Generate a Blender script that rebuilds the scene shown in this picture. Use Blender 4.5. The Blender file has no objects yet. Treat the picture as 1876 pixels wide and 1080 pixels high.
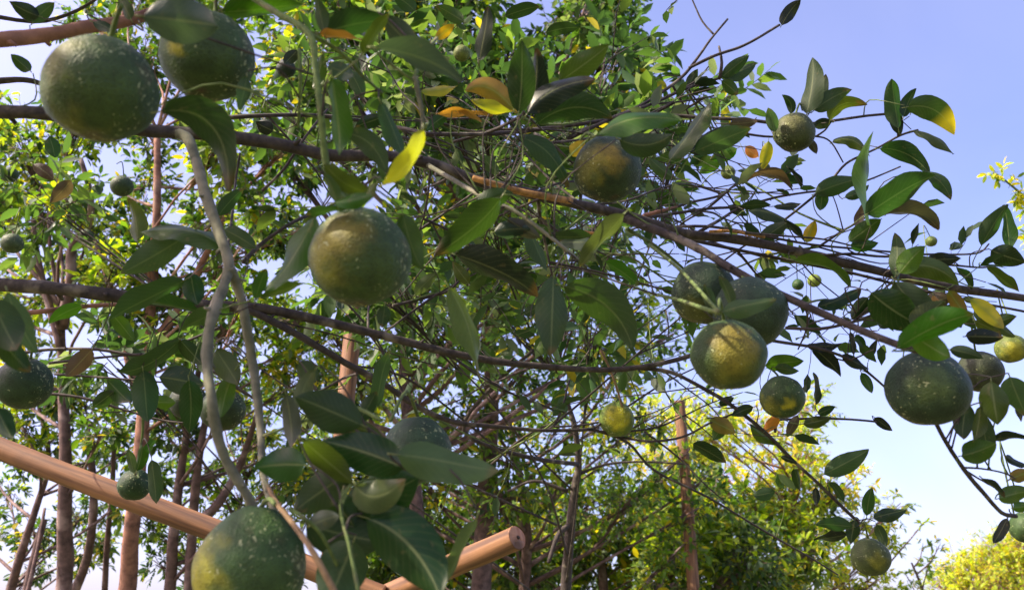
import bpy, math, random
import numpy as np
from mathutils import Vector, Matrix, Quaternion, noise

# ------------------------------------------------------------------ camera, light, exposure
scene = bpy.context.scene
COL = scene.collection
FPX = 1472.0                      # focal length in pixels of the 1876 px wide photograph
PITCH = math.radians(25.0)
EYE = Vector((0.0, 0.0, 1.5))
FWD = Vector((0.0, math.cos(PITCH), math.sin(PITCH)))
RGT = Vector((1.0, 0.0, 0.0))
UPV = Vector((0.0, -math.sin(PITCH), math.cos(PITCH)))

cam_data = bpy.data.cameras.new('camera')
cam_data.sensor_width = 36.0
cam_data.lens = 36.0 * FPX / 1876.0
cam_data.clip_start = 0.02
cam_data.clip_end = 2000.0
cam_data.dof.use_dof = True
cam_data.dof.focus_distance = 1.2
cam_data.dof.aperture_fstop = 9.5
cam = bpy.data.objects.new('camera', cam_data)
COL.objects.link(cam)
cam.location = EYE
cam.rotation_euler = (math.pi / 2 + PITCH, 0.0, 0.0)
scene.camera = cam

SUN_EL = math.radians(44.0)
SUN_TO = Vector((-0.93, -0.32, 0.0)).normalized() * math.cos(SUN_EL) + Vector((0, 0, math.sin(SUN_EL)))
world = bpy.data.worlds.new('World')
scene.world = world
world.use_nodes = True
wn = world.node_tree.nodes
wl = world.node_tree.links
wn.clear()
wout = wn.new('ShaderNodeOutputWorld')
wbg = wn.new('ShaderNodeBackground')
wsky = wn.new('ShaderNodeTexSky')
wsky.sky_type = 'NISHITA'
wsky.sun_disc = False
wsky.sun_elevation = SUN_EL
wsky.sun_rotation = math.atan2(SUN_TO.x, SUN_TO.y)
wsky.air_density = 1.0
wsky.dust_density = 3.8
wsky.ozone_density = 2.0
wtint = wn.new('ShaderNodeMix')
wtint.data_type = 'RGBA'
wtint.blend_type = 'MULTIPLY'
wtint.inputs[0].default_value = 1.0
wtint.inputs[7].default_value = (1.17, 0.97, 1.14, 1.0)
wl.new(wsky.outputs[0], wtint.inputs[6])
wtc = wn.new('ShaderNodeTexCoord')
wnz = wn.new('ShaderNodeTexNoise')
wnz.inputs['Scale'].default_value = 2.2
wnz.inputs['Detail'].default_value = 6.0
wnz.inputs['Distortion'].default_value = 0.5
wl.new(wtc.outputs['Generated'], wnz.inputs['Vector'])
wrp = wn.new('ShaderNodeValToRGB')
wrp.color_ramp.elements[0].position = 0.35
wrp.color_ramp.elements[0].color = (0.93, 0.96, 1.0, 1)
wrp.color_ramp.elements[1].position = 0.7
wrp.color_ramp.elements[1].color = (1.2, 1.13, 1.06, 1)
wl.new(wnz.outputs[0], wrp.inputs[0])
wth = wn.new('ShaderNodeMix')          # thin high cloud, barely there
wth.data_type = 'RGBA'
wth.blend_type = 'MULTIPLY'
wth.inputs[0].default_value = 1.0
wl.new(wtint.outputs[2], wth.inputs[6])
wl.new(wrp.outputs[0], wth.inputs[7])
wl.new(wth.outputs[2], wbg.inputs[0])
wbg.inputs[1].default_value = 0.15
wl.new(wbg.outputs[0], wout.inputs[0])

sun_data = bpy.data.lights.new('sun', 'SUN')
sun_data.energy = 4.0
sun_data.angle = math.radians(0.5)
sun_data.color = (1.0, 0.86, 0.66)
sun = bpy.data.objects.new('sun', sun_data)
COL.objects.link(sun)
sun.rotation_euler = SUN_TO.to_track_quat('Z', 'Y').to_euler()
sun.location = (0, 0, 20)

scene.view_settings.view_transform = 'Standard'
scene.view_settings.look = 'None'
scene.view_settings.gamma = 1.0
scene.view_settings.exposure = 1.26
scene.view_settings.use_curve_mapping = False
scene.render.engine = 'CYCLES'
scene.cycles.max_bounces = 8
scene.cycles.transmission_bounces = 4

R = random.Random(11)


def at(px, py, d):
    """The point of the place seen at photo pixel (px, py), d metres in front of the camera."""
    return EYE + FWD * d + RGT * ((px - 938.0) / FPX * d) + UPV * ((540.0 - py) / FPX * d)


def project(p):
    v = Vector(p) - EYE
    d = v.dot(FWD)
    if d <= 0.01:
        return None
    return 938 + v.dot(RGT) / d * FPX, 540 - v.dot(UPV) / d * FPX, d


# ------------------------------------------------------------------ materials
def new_mat(name):
    m = bpy.data.materials.new(name)
    m.use_nodes = True
    nt = m.node_tree
    nt.nodes.clear()
    return m, nt, nt.nodes, nt.links


def ramp(nodes, stops):
    r = nodes.new('ShaderNodeValToRGB')
    e = r.color_ramp.elements
    while len(e) > 1:
        e.remove(e[-1])
    e[0].position, e[0].color = stops[0][0], (*stops[0][1], 1)
    for p, c in stops[1:]:
        x = e.new(p)
        x.color = (*c, 1)
    return r


def mathn(nodes, links, op, a, b=None, c=None):
    n = nodes.new('ShaderNodeMath')
    n.operation = op
    for i, v in enumerate((a, b, c)):
        if v is None:
            continue
        if isinstance(v, (int, float)):
            n.inputs[i].default_value = v
        else:
            links.new(v, n.inputs[i])
    return n.outputs[0]


def mixc(nodes, links, f, a, b, blend='MIX'):
    n = nodes.new('ShaderNodeMix')
    n.data_type = 'RGBA'
    n.blend_type = blend
    for i, v in ((0, f), (6, a), (7, b)):
        if isinstance(v, (int, float)):
            n.inputs[i].default_value = v
        elif isinstance(v, tuple):
            n.inputs[i].default_value = (*v, 1) if len(v) == 3 else v
        else:
            links.new(v, n.inputs[i])
    return n.outputs[2]


def leaf_material(name, veins):
    m, nt, N, L = new_mat(name)
    out = N.new('ShaderNodeOutputMaterial')
    att = N.new('ShaderNodeAttribute')
    att.attribute_name = 'tint'
    geo = N.new('ShaderNodeNewGeometry')
    col = att.outputs['Color']
    tc = N.new('ShaderNodeTexCoord')
    if veins:
        nz = N.new('ShaderNodeTexNoise')
        nz.inputs['Scale'].default_value = 45.0
        nz.inputs['Detail'].default_value = 4.0
        L.new(tc.outputs['Object'], nz.inputs['Vector'])
        r = ramp(N, [(0.32, (0.62, 0.68, 0.6)), (0.62, (1.25, 1.2, 1.1))])
        L.new(nz.outputs[0], r.inputs[0])
        col = mixc(N, L, 1.0, col, r.outputs[0], 'MULTIPLY')
        # small pale spots and brown flecks
        nz2 = N.new('ShaderNodeTexNoise')
        nz2.inputs['Scale'].default_value = 160.0
        nz2.inputs['Detail'].default_value = 2.0
        L.new(tc.outputs['Object'], nz2.inputs['Vector'])
        r2 = ramp(N, [(0.66, (0, 0, 0)), (0.74, (1, 1, 1))])
        L.new(nz2.outputs[0], r2.inputs[0])
        col = mixc(N, L, mathn(N, L, 'MULTIPLY', r2.outputs[0], 0.45), col, (0.16, 0.13, 0.05))
        uv = N.new('ShaderNodeUVMap')
        uv.uv_map = 'UVMap'
        sep = N.new('ShaderNodeSeparateXYZ')
        L.new(uv.outputs[0], sep.inputs[0])
        av = mathn(N, L, 'ABSOLUTE', mathn(N, L, 'SUBTRACT', sep.outputs[1], 0.5))
        mid = mathn(N, L, 'LESS_THAN', av, 0.028)
        ph = mathn(N, L, 'SUBTRACT', mathn(N, L, 'MULTIPLY', sep.outputs[0], 11.0), mathn(N, L, 'MULTIPLY', av, 6.0))
        fr = mathn(N, L, 'ABSOLUTE', mathn(N, L, 'SUBTRACT', mathn(N, L, 'FRACT', ph), 0.5))
        side = mathn(N, L, 'MULTIPLY', mathn(N, L, 'LESS_THAN', fr, 0.07), 0.18)
        vein = mathn(N, L, 'MAXIMUM', mathn(N, L, 'MULTIPLY', mid, 0.8), side)
        pale = mixc(N, L, 0.55, col, (0.26, 0.3, 0.12))
        col = mixc(N, L, vein, col, pale)
    # paler, matte underside
    under = mixc(N, L, 0.22, col, (0.13, 0.18, 0.10))
    col2 = mixc(N, L, geo.outputs['Backfacing'], col, under)
    bs = N.new('ShaderNodeBsdfPrincipled')
    L.new(col2, bs.inputs['Base Color'])
    rg = N.new('ShaderNodeMapRange')
    rg.inputs[3].default_value = 0.36
    rg.inputs[4].default_value = 0.6
    L.new(geo.outputs['Backfacing'], rg.inputs[0])
    L.new(rg.outputs[0], bs.inputs['Roughness'])
    bs.inputs['Specular IOR Level'].default_value = 0.3
    if veins:
        bp = N.new('ShaderNodeBump')
        bp.inputs['Strength'].default_value = 0.35
        bp.inputs['Distance'].default_value = 0.0006
        L.new(mathn(N, L, 'SUBTRACT', nz.outputs[0], vein), bp.inputs['Height'])
        L.new(bp.outputs[0], bs.inputs['Normal'])
    tr = N.new('ShaderNodeBsdfTranslucent')
    tcol = mixc(N, L, 1.0, att.outputs['Color'], (2.1, 2.3, 0.8), 'MULTIPLY')
    L.new(tcol, tr.inputs[0])
    mx = N.new('ShaderNodeMixShader')
    mx.inputs[0].default_value = 0.42
    L.new(bs.outputs[0], mx.inputs[1])
    L.new(tr.outputs[0], mx.inputs[2])
    L.new(mx.outputs[0], out.inputs[0])
    return m


def bark_material(name, dark, light, lichen, scale=60.0, patch=0.58):
    m, nt, N, L = new_mat(name)
    out = N.new('ShaderNodeOutputMaterial')
    bs = N.new('ShaderNodeBsdfPrincipled')
    tc = N.new('ShaderNodeTexCoord')
    nz = N.new('ShaderNodeTexNoise')
    nz.inputs['Scale'].default_value = scale
    nz.inputs['Detail'].default_value = 6.0
    nz.inputs['Roughness'].default_value = 0.65
    L.new(tc.outputs['Object'], nz.inputs['Vector'])
    r = ramp(N, [(0.33, dark), (0.66, light)])
    L.new(nz.outputs[0], r.inputs[0])
    nz2 = N.new('ShaderNodeTexNoise')
    nz2.inputs['Scale'].default_value = scale * 0.3
    nz2.inputs['Detail'].default_value = 5.0
    L.new(tc.outputs['Object'], nz2.inputs['Vector'])
    r2 = ramp(N, [(patch - 0.03, (0, 0, 0)), (patch + 0.08, (1, 1, 1))])
    L.new(nz2.outputs[0], r2.inputs[0])
    col = mixc(N, L, r2.outputs[0], r.outputs[0], lichen)
    L.new(col, bs.inputs['Base Color'])
    bs.inputs['Roughness'].default_value = 0.85
    bp = N.new('ShaderNodeBump')
    bp.inputs['Strength'].default_value = 0.7
    bp.inputs['Distance'].default_value = 0.12 / scale
    L.new(nz.outputs[0], bp.inputs['Height'])
    L.new(bp.outputs[0], bs.inputs['Normal'])
    L.new(bs.outputs[0], out.inputs[0])
    return m


def rind_material():
    m, nt, N, L = new_mat('citrus_rind')
    out = N.new('ShaderNodeOutputMaterial')
    bs = N.new('ShaderNodeBsdfPrincipled')
    att = N.new('ShaderNodeAttribute')
    att.attribute_name = 'tint'
    tc = N.new('ShaderNodeTexCoord')
    nz = N.new('ShaderNodeTexNoise')
    nz.inputs['Scale'].default_value = 90.0
    nz.inputs['Detail'].default_value = 5.0
    L.new(tc.outputs['Object'], nz.inputs['Vector'])
    r = ramp(N, [(0.3, (0.7, 0.72, 0.7)), (0.7, (1.3, 1.27, 1.2))])
    L.new(nz.outputs[0], r.inputs[0])
    col = mixc(N, L, 1.0, att.outputs['Color'], r.outputs[0], 'MULTIPLY')
    # pores: fine darker pits
    vp = N.new('ShaderNodeTexVoronoi')
    vp.inputs['Scale'].default_value = 560.0
    L.new(tc.outputs['Object'], vp.inputs['Vector'])
    pit = ramp(N, [(0.05, (0.45, 0.45, 0.45)), (0.4, (1.12, 1.12, 1.12))])
    L.new(vp.outputs['Distance'], pit.inputs[0])
    col = mixc(N, L, 1.0, col, pit.outputs[0], 'MULTIPLY')
    # pale, fine irregular specks gathered in loose patches
    nz3 = N.new('ShaderNodeTexNoise')
    nz3.inputs['Scale'].default_value = 330.0
    nz3.inputs['Detail'].default_value = 2.0
    nz3.inputs['Distortion'].default_value = 0.6
    L.new(tc.outputs['Object'], nz3.inputs['Vector'])
    nz4 = N.new('ShaderNodeTexNoise')
    nz4.inputs['Scale'].default_value = 38.0
    nz4.inputs['Detail'].default_value = 3.0
    L.new(tc.outputs['Object'], nz4.inputs['Vector'])
    su = mathn(N, L, 'ADD', nz3.outputs[0], mathn(N, L, 'MULTIPLY', nz4.outputs[0], 0.55))
    keep = ramp(N, [(0.0, (0, 0, 0)), (1.0, (1, 1, 1))])
    keep.color_ramp.elements[0].position = 0.93
    keep.color_ramp.elements[1].position = 1.0
    L.new(su, keep.inputs[0])
    col = mixc(N, L, mathn(N, L, 'MULTIPLY', keep.outputs[0], 0.75), col, (0.36, 0.40, 0.20))
    # brown rub marks
    rb = ramp(N, [(0.6, (0, 0, 0)), (0.7, (1, 1, 1))])
    L.new(nz4.outputs[0], rb.inputs[0])
    col = mixc(N, L, mathn(N, L, 'MULTIPLY', rb.outputs[0], 0.35), col, (0.09, 0.055, 0.025))
    L.new(col, bs.inputs['Base Color'])
    bs.inputs['Roughness'].default_value = 0.6
    bs.inputs['Specular IOR Level'].default_value = 0.25
    bs.inputs['Coat Weight'].default_value = 0.03
    bs.inputs['Coat Roughness'].default_value = 0.3
    bp = N.new('ShaderNodeBump')
    bp.inputs['Strength'].default_value = 0.65
    bp.inputs['Distance'].default_value = 0.0007
    L.new(vp.outputs['Distance'], bp.inputs['Height'])
    bp2 = N.new('ShaderNodeBump')
    bp2.inputs['Strength'].default_value = 0.5
    bp2.inputs['Distance'].default_value = 0.0012
    L.new(nz.outputs[0], bp2.inputs['Height'])
    L.new(bp.outputs[0], bp2.inputs['Normal'])
    L.new(bp2.outputs[0], bs.inputs['Normal'])
    L.new(bs.outputs[0], out.inputs[0])
    return m


def wood_material(name, dark, light, grey):
    m, nt, N, L = new_mat(name)
    out = N.new('ShaderNodeOutputMaterial')
    bs = N.new('ShaderNodeBsdfPrincipled')
    tc = N.new('ShaderNodeTexCoord')
    mp = N.new('ShaderNodeMapping')
    mp.inputs['Scale'].default_value = (90, 90, 5)
    L.new(tc.outputs['Object'], mp.inputs['Vector'])
    nz = N.new('ShaderNodeTexNoise')
    nz.inputs['Scale'].default_value = 1.0
    nz.inputs['Detail'].default_value = 5.0
    L.new(mp.outputs[0], nz.inputs['Vector'])
    r = ramp(N, [(0.34, dark), (0.6, light)])
    L.new(nz.outputs[0], r.inputs[0])
    nz2 = N.new('ShaderNodeTexNoise')
    nz2.inputs['Scale'].default_value = 14.0
    nz2.inputs['Detail'].default_value = 6.0
    L.new(tc.outputs['Object'], nz2.inputs['Vector'])
    r2 = ramp(N, [(0.5, (0, 0, 0)), (0.72, (1, 1, 1))])
    L.new(nz2.outputs[0], r2.inputs[0])
    col = mixc(N, L, mathn(N, L, 'MULTIPLY', r2.outputs[0], 0.6), r.outputs[0], grey)
    kn = N.new('ShaderNodeTexVoronoi')
    kn.inputs['Scale'].default_value = 9.0
    L.new(tc.outputs['Object'], kn.inputs['Vector'])
    kr = ramp(N, [(0.07, (1, 1, 1)), (0.16, (0, 0, 0))])
    L.new(kn.outputs['Distance'], kr.inputs[0])
    col = mixc(N, L, mathn(N, L, 'MULTIPLY', kr.outputs[0], 0.8), col, (0.05, 0.025, 0.015))
    L.new(col, bs.inputs['Base Color'])
    bs.inputs['Roughness'].default_value = 0.7
    bp = N.new('ShaderNodeBump')
    bp.inputs['Strength'].default_value = 0.6
    bp.inputs['Distance'].default_value = 0.002
    L.new(nz.outputs[0], bp.inputs['Height'])
    L.new(bp.outputs[0], bs.inputs['Normal'])
    L.new(bs.outputs[0], out.inputs[0])
    return m


def plain_material(name, c, rough=0.8):
    m, nt, N, L = new_mat(name)
    out = N.new('ShaderNodeOutputMaterial')
    bs = N.new('ShaderNodeBsdfPrincipled')
    tc = N.new('ShaderNodeTexCoord')
    nz = N.new('ShaderNodeTexNoise')
    nz.inputs['Scale'].default_value = 300.0
    L.new(tc.outputs['Object'], nz.inputs['Vector'])
    r = ramp(N, [(0.3, tuple(x * 0.6 for x in c)), (0.7, tuple(x * 1.3 for x in c))])
    L.new(nz.outputs[0], r.inputs[0])
    L.new(r.outputs[0], bs.inputs['Base Color'])
    bs.inputs['Roughness'].default_value = rough
    L.new(bs.outputs[0], out.inputs[0])
    return m


M_LEAF = leaf_material('citrus_leaf', True)
M_LEAF_FAR = leaf_material('small_leaf', False)
M_RIND = rind_material()
M_BARK = bark_material('branch_bark', (0.013, 0.010, 0.009), (0.06, 0.047, 0.037), (0.15, 0.13, 0.095), 110.0, 0.6)
M_ORANGE = bark_material('orange_and_sunlit_bark', (0.10, 0.05, 0.02), (0.5, 0.26, 0.07), (0.3, 0.17, 0.07), 110.0, 0.6)  # orange sticks, and sunlight painted as colour on the upper branch
M_TWIG = bark_material('green_twig', (0.045, 0.075, 0.015), (0.13, 0.19, 0.045), (0.16, 0.15, 0.07), 150.0, 0.6)
M_SHOOT = bark_material('pale_shoot', (0.07, 0.075, 0.045), (0.15, 0.15, 0.09), (0.2, 0.19, 0.13), 90.0, 0.56)
M_TAN = bark_material('tan_stem', (0.12, 0.075, 0.03), (0.24, 0.16, 0.07), (0.17, 0.18, 0.08), 90.0, 0.6)
M_TRUNK = bark_material('trunk_bark', (0.045, 0.028, 0.026), (0.16, 0.10, 0.088), (0.27, 0.2, 0.18), 22.0, 0.56)
M_TRUNK_RED = bark_material('reddish_bark', (0.08, 0.036, 0.024), (0.30, 0.15, 0.095), (0.36, 0.25, 0.18), 22.0, 0.56)
M_POLE = wood_material('peeled_wood', (0.085, 0.038, 0.017), (0.25, 0.125, 0.052), (0.09, 0.05, 0.03))
M_CUT = wood_material('sawn_wood', (0.28, 0.12, 0.06), (0.5, 0.26, 0.15), (0.3, 0.17, 0.11))
M_PITH = plain_material('dark_pith', (0.03, 0.018, 0.012))
M_CALYX = plain_material('calyx_green', (0.13, 0.15, 0.06))
M_SCAR = plain_material('brown_scar', (0.05, 0.03, 0.02))


# ------------------------------------------------------------------ helpers
def link(name, me, parent=None, loc=None):
    o = bpy.data.objects.new(name, me)
    COL.objects.link(o)
    if parent is not None:
        o.parent = parent
    if loc is not None:
        o.location = loc
    return o


def empty(name, loc, label, cat, group=None):
    o = bpy.data.objects.new(name, None)
    o.empty_display_size = 0.05
    COL.objects.link(o)
    o.location = loc
    o['label'] = label
    o['category'] = cat
    if group:
        o['group'] = group
    return o


def smooth_path(pts, rad, sub):
    """Catmull-Rom through points with radii."""
    P, Q = [Vector(p) for p in pts], list(rad)
    if sub <= 1 or len(P) < 3:
        return P, Q
    o, q = [], []
    n = len(P)
    for i in range(n - 1):
        p0, p1, p2, p3 = P[max(i - 1, 0)], P[i], P[i + 1], P[min(i + 2, n - 1)]
        for k in range(sub):
            t = k / sub
            o.append(0.5 * ((2 * p1) + (p2 - p0) * t + (2 * p0 - 5 * p1 + 4 * p2 - p3) * t * t + (3 * p1 - p0 - 3 * p2 + p3) * t ** 3))
            q.append(Q[i] * (1 - t) + Q[i + 1] * t)
    o.append(P[-1])
    q.append(Q[-1])
    return o, q


class Buf:
    def __init__(self):
        self.v, self.f = [], []

    def tube(self, pts, rad, sides=6, sub=3, rough=0.0, cap=True):
        P, Q = smooth_path(pts, rad, sub)
        n = len(P)
        base = len(self.v)
        ref = None
        for i in range(n):
            t = (P[min(i + 1, n - 1)] - P[max(i - 1, 0)])
            if t.length < 1e-9:
                t = Vector((0, 0, 1))
            t.normalize()
            if ref is None:
                ref = t.orthogonal().normalized()
            ref = (ref - t * ref.dot(t))
            if ref.length < 1e-6:
                ref = t.orthogonal()
            ref.normalize()
            b = t.cross(ref)
            for s in range(sides):
                a = 2 * math.pi * s / sides
                r = Q[i]
                if rough:
                    r *= 1 + rough * (noise.noise(P[i] * 60 + Vector((s * 3.1, 0, 0))) + 0.6 * noise.noise(P[i] * 17))
                self.v.append(P[i] + ref * (math.cos(a) * r) + b * (math.sin(a) * r))
        for i in range(n - 1):
            for s in range(sides):
                a = base + i * sides + s
                b2 = base + i * sides + (s + 1) % sides
                self.f.append((a, b2, b2 + sides, a + sides))
        if cap:
            self.f.append(tuple(base + s for s in reversed(range(sides))))
            self.f.append(tuple(base + (n - 1) * sides + s for s in range(sides)))
        return self

    def mesh(self, name, mat, origin=Vector((0, 0, 0)), smooth=True):
        me = bpy.data.meshes.new(name)
        me.from_pydata([tuple(Vector(p) - origin) for p in self.v], [], self.f)
        me.materials.append(mat)
        if smooth:
            me.polygons.foreach_set('use_smooth', [True] * len(me.polygons))
        me.update()
        return me

    def add(self, name, mat, parent, smooth=True):
        org = parent.location.copy() if parent is not None else Vector((0, 0, 0))
        return link(name, self.mesh(name, mat, org, smooth), parent)


def set_tint(me, cols):
    a = me.color_attributes.new('tint', 'FLOAT_COLOR', 'POINT')
    a.data.foreach_set('color', np.asarray(cols, dtype=np.float32).ravel())


# ------------------------------------------------------------------ leaf colours ('g' has the brightness of backlit sun mixed in)
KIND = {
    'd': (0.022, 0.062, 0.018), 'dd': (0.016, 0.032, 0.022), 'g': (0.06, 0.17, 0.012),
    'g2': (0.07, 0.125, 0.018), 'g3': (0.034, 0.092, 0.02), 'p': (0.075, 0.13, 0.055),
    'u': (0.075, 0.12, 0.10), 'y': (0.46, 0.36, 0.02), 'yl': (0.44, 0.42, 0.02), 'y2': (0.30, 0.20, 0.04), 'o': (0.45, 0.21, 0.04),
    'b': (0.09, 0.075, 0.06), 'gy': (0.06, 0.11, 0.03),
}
leaf_count = 0


def hero_leaf(parent, bx, by, tx, ty, w, d, kind='d', c=None, dz=None, side=None, name='leaf'):
    """One leaf from its stalk end to its tip, real size and thickness of bend, as the place has it."""
    global leaf_count
    leaf_count += 1
    rr = random.Random(leaf_count * 7 + 3)
    Lpx = math.hypot(tx - bx, ty - by)
    Lm = Lpx * d / FPX
    if dz is None:
        dz = rr.uniform(-0.35, 0.35)
    A = at(bx, by, d)
    B = at(tx, ty, d + dz * Lm)
    if c is None:
        nx, ny = -(ty - by) / max(Lpx, 1), (tx - bx) / max(Lpx, 1)
        o = rr.uniform(-0.09, 0.09) * Lpx
        c = ((bx + tx) / 2 + nx * o, (by + ty) / 2 + ny * o)
        ctrl = at(c[0], c[1], d + dz * Lm * 0.5 + rr.uniform(-0.15, 0.2) * Lm)
    else:
        ctrl = at(c[0], c[1], d + dz * Lm * 0.5 + rr.uniform(-0.1, 0.15) * Lm)
    L3 = (B - A).length
    wapp = w * d / FPX
    wreal = max(wapp, 0.40 * L3)
    roll = math.acos(min(1.0, wapp / wreal)) * (1 if rr.random() < 0.5 else -1)
    ns, nc = (14, 6) if Lpx > 60 else ((9, 4) if Lpx > 25 else (6, 2))
    if side is None:
        side = 1 if kind in ('d', 'g3', 'y', 'p') and rr.random() < 0.6 else -1
    fold = rr.uniform(0.15, 0.5)
    twist = rr.uniform(-0.5, 0.5)
    wavp = rr.uniform(0, 6.28)
    verts, uvs, cols = [], [], []
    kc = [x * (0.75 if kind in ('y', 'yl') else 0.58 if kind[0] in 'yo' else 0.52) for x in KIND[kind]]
    if kind in ('y', 'y2', 'o'):
        brown = rr.uniform(0.78, 0.95)
    else:
        brown = 2.0 if rr.random() < 0.6 else rr.uniform(0.88, 0.98)
    jit = rr.uniform(0.65, 1.3)
    warm = rr.uniform(0.8, 1.35)
    kc_w = (warm, 1.0, 1.0)
    asym = rr.uniform(-0.1, 0.1)
    for i in range(ns + 1):
        t = i / ns
        p = A * (1 - t) ** 2 + ctrl * (2 * t * (1 - t)) + B * t * t
        tan = ((ctrl - A) * (1 - t) + (B - ctrl) * t).normalized()
        view = (p - EYE).normalized()
        bdir = tan.cross(view)
        if bdir.length < 1e-5:
            bdir = RGT.copy()
        bdir.normalize()
        bdir = Quaternion(tan, roll + asym * (t - 0.5) * 4 + twist * (t - 0.4)) @ bdir
        nrm = bdir.cross(tan).normalized()
        hw = 0.5 * wreal * ((t ** 0.62) * ((1 - t) ** 0.80)) / 0.378
        hw = min(hw, 0.5 * wreal)
        if i == 0:
            hw = wreal * 0.02
        if i == ns:
            hw = wreal * 0.012
        for j in range(nc + 1):
            s = -1 + 2 * j / nc
            lift = fold * abs(s) ** 1.3 * hw + 0.07 * wreal * abs(s) ** 3 * math.sin(wavp + t * 10 + (3 if s > 0 else 0)) - 0.10 * wreal * max(0, t - 0.55) ** 2 * 6
            edge = 1 + (0.05 * noise.noise(Vector((i * 1.7, s * 3, leaf_count))) if abs(s) > 0.95 else 0)
            verts.append(p + bdir * (s * hw * edge) + nrm * lift)
            uvs.append((t, 0.5 + s * 0.5))
            k = jit * (1 + 0.18 * noise.noise(Vector((t * 4, s * 2, leaf_count * 1.7))))
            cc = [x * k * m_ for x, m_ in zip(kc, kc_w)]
            if kind == 'gy' and t > 0.6:
                f = min(1, (t - 0.6) * 5)
                cc = [a * (1 - f) + b * f for a, b in zip(cc, KIND['y'])]
            if kind in ('y', 'y2') and t < 0.22:
                f = 1 - t / 0.22
                cc = [a * (1 - f * 0.7) + b * f * 0.7 for a, b in zip(cc, KIND['g2'])]
            bn = t + 0.12 * noise.noise(Vector((s * 3, t * 5, leaf_count * 2.3)))
            if bn > brown:
                cc = [0.5 * a + 0.5 * b for a, b in zip(cc, (0.10, 0.05, 0.02))]
            if kind in ('y', 'y2') and abs(s) < 0.5:
                g = 0.45 * (1 - abs(s) * 2) + 0.3 * noise.noise(Vector((s * 4, t * 6, leaf_count)))
                g = max(0, min(0.6, g))
                cc = [a * (1 - g) + b * g for a, b in zip(cc, KIND['g2'])]
            cols.append((*cc, 1))
    faces = []
    for i in range(ns):
        for j in range(nc):
            a = i * (nc + 1) + j
            q = (a, a + 1, a + nc + 2, a + nc + 1)
            faces.append(q if side > 0 else q[::-1])
    # stalk
    st = Buf()
    t0 = (ctrl - A).normalized()
    rs = max(0.0005, 0.012 * wreal)
    st.tube([A - t0 * (0.10 * L3), A, A + t0 * 0.03 * L3], [rs * 1.3, rs, rs * 0.7], 4, 1)
    off = len(verts)
    for v in st.v:
        verts.append(v)
        uvs.append((0, 0.5))
        cols.append((0.12, 0.14, 0.05, 1))
    faces += [tuple(off + k for k in f) for f in st.f]
    me = bpy.data.meshes.new(name)
    me.from_pydata([tuple(v - A) for v in verts], [], faces)
    me.polygons.foreach_set('use_smooth', [True] * len(me.polygons))
    uvl = me.uv_layers.new(name='UVMap')
    li = np.zeros(len(me.loops), dtype=np.int32)
    me.loops.foreach_get('vertex_index', li)
    uvl.data.foreach_set('uv', np.asarray(uvs, dtype=np.float32)[li].ravel())
    set_tint(me, cols)
    me.materials.append(M_LEAF)
    return link(name, me, parent, A - parent.location)


# small leaf template: 8 verts
T_V = np.array([[0, 0, 0], [.3, -.19, .035], [.3, 0, -.01], [.3, .19, .035],
                [.68, -.17, .02], [.68, 0, -.03], [.68, .17, .02], [1, 0, -.1]], dtype=np.float32)
T_F = [(0, 2, 1), (0, 3, 2), (1, 2, 5, 4), (2, 3, 6, 5), (4, 5, 7), (5, 6, 7)]


def small_leaf_mesh(name, col):
    me = bpy.data.meshes.new(name)
    me.from_pydata([tuple(map(float, v)) for v in T_V], [], T_F)
    me.polygons.foreach_set('use_smooth', [True] * len(me.polygons))
    set_tint(me, [(*col, 1)] * 8)
    me.materials.append(M_LEAF_FAR)
    return me


def leaf_basis(a, up):
    a = a.normalized()
    b = up.cross(a)
    if b.length < 1e-4:
        b = a.orthogonal()
    b.normalize()
    return a, b, a.cross(b)


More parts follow.
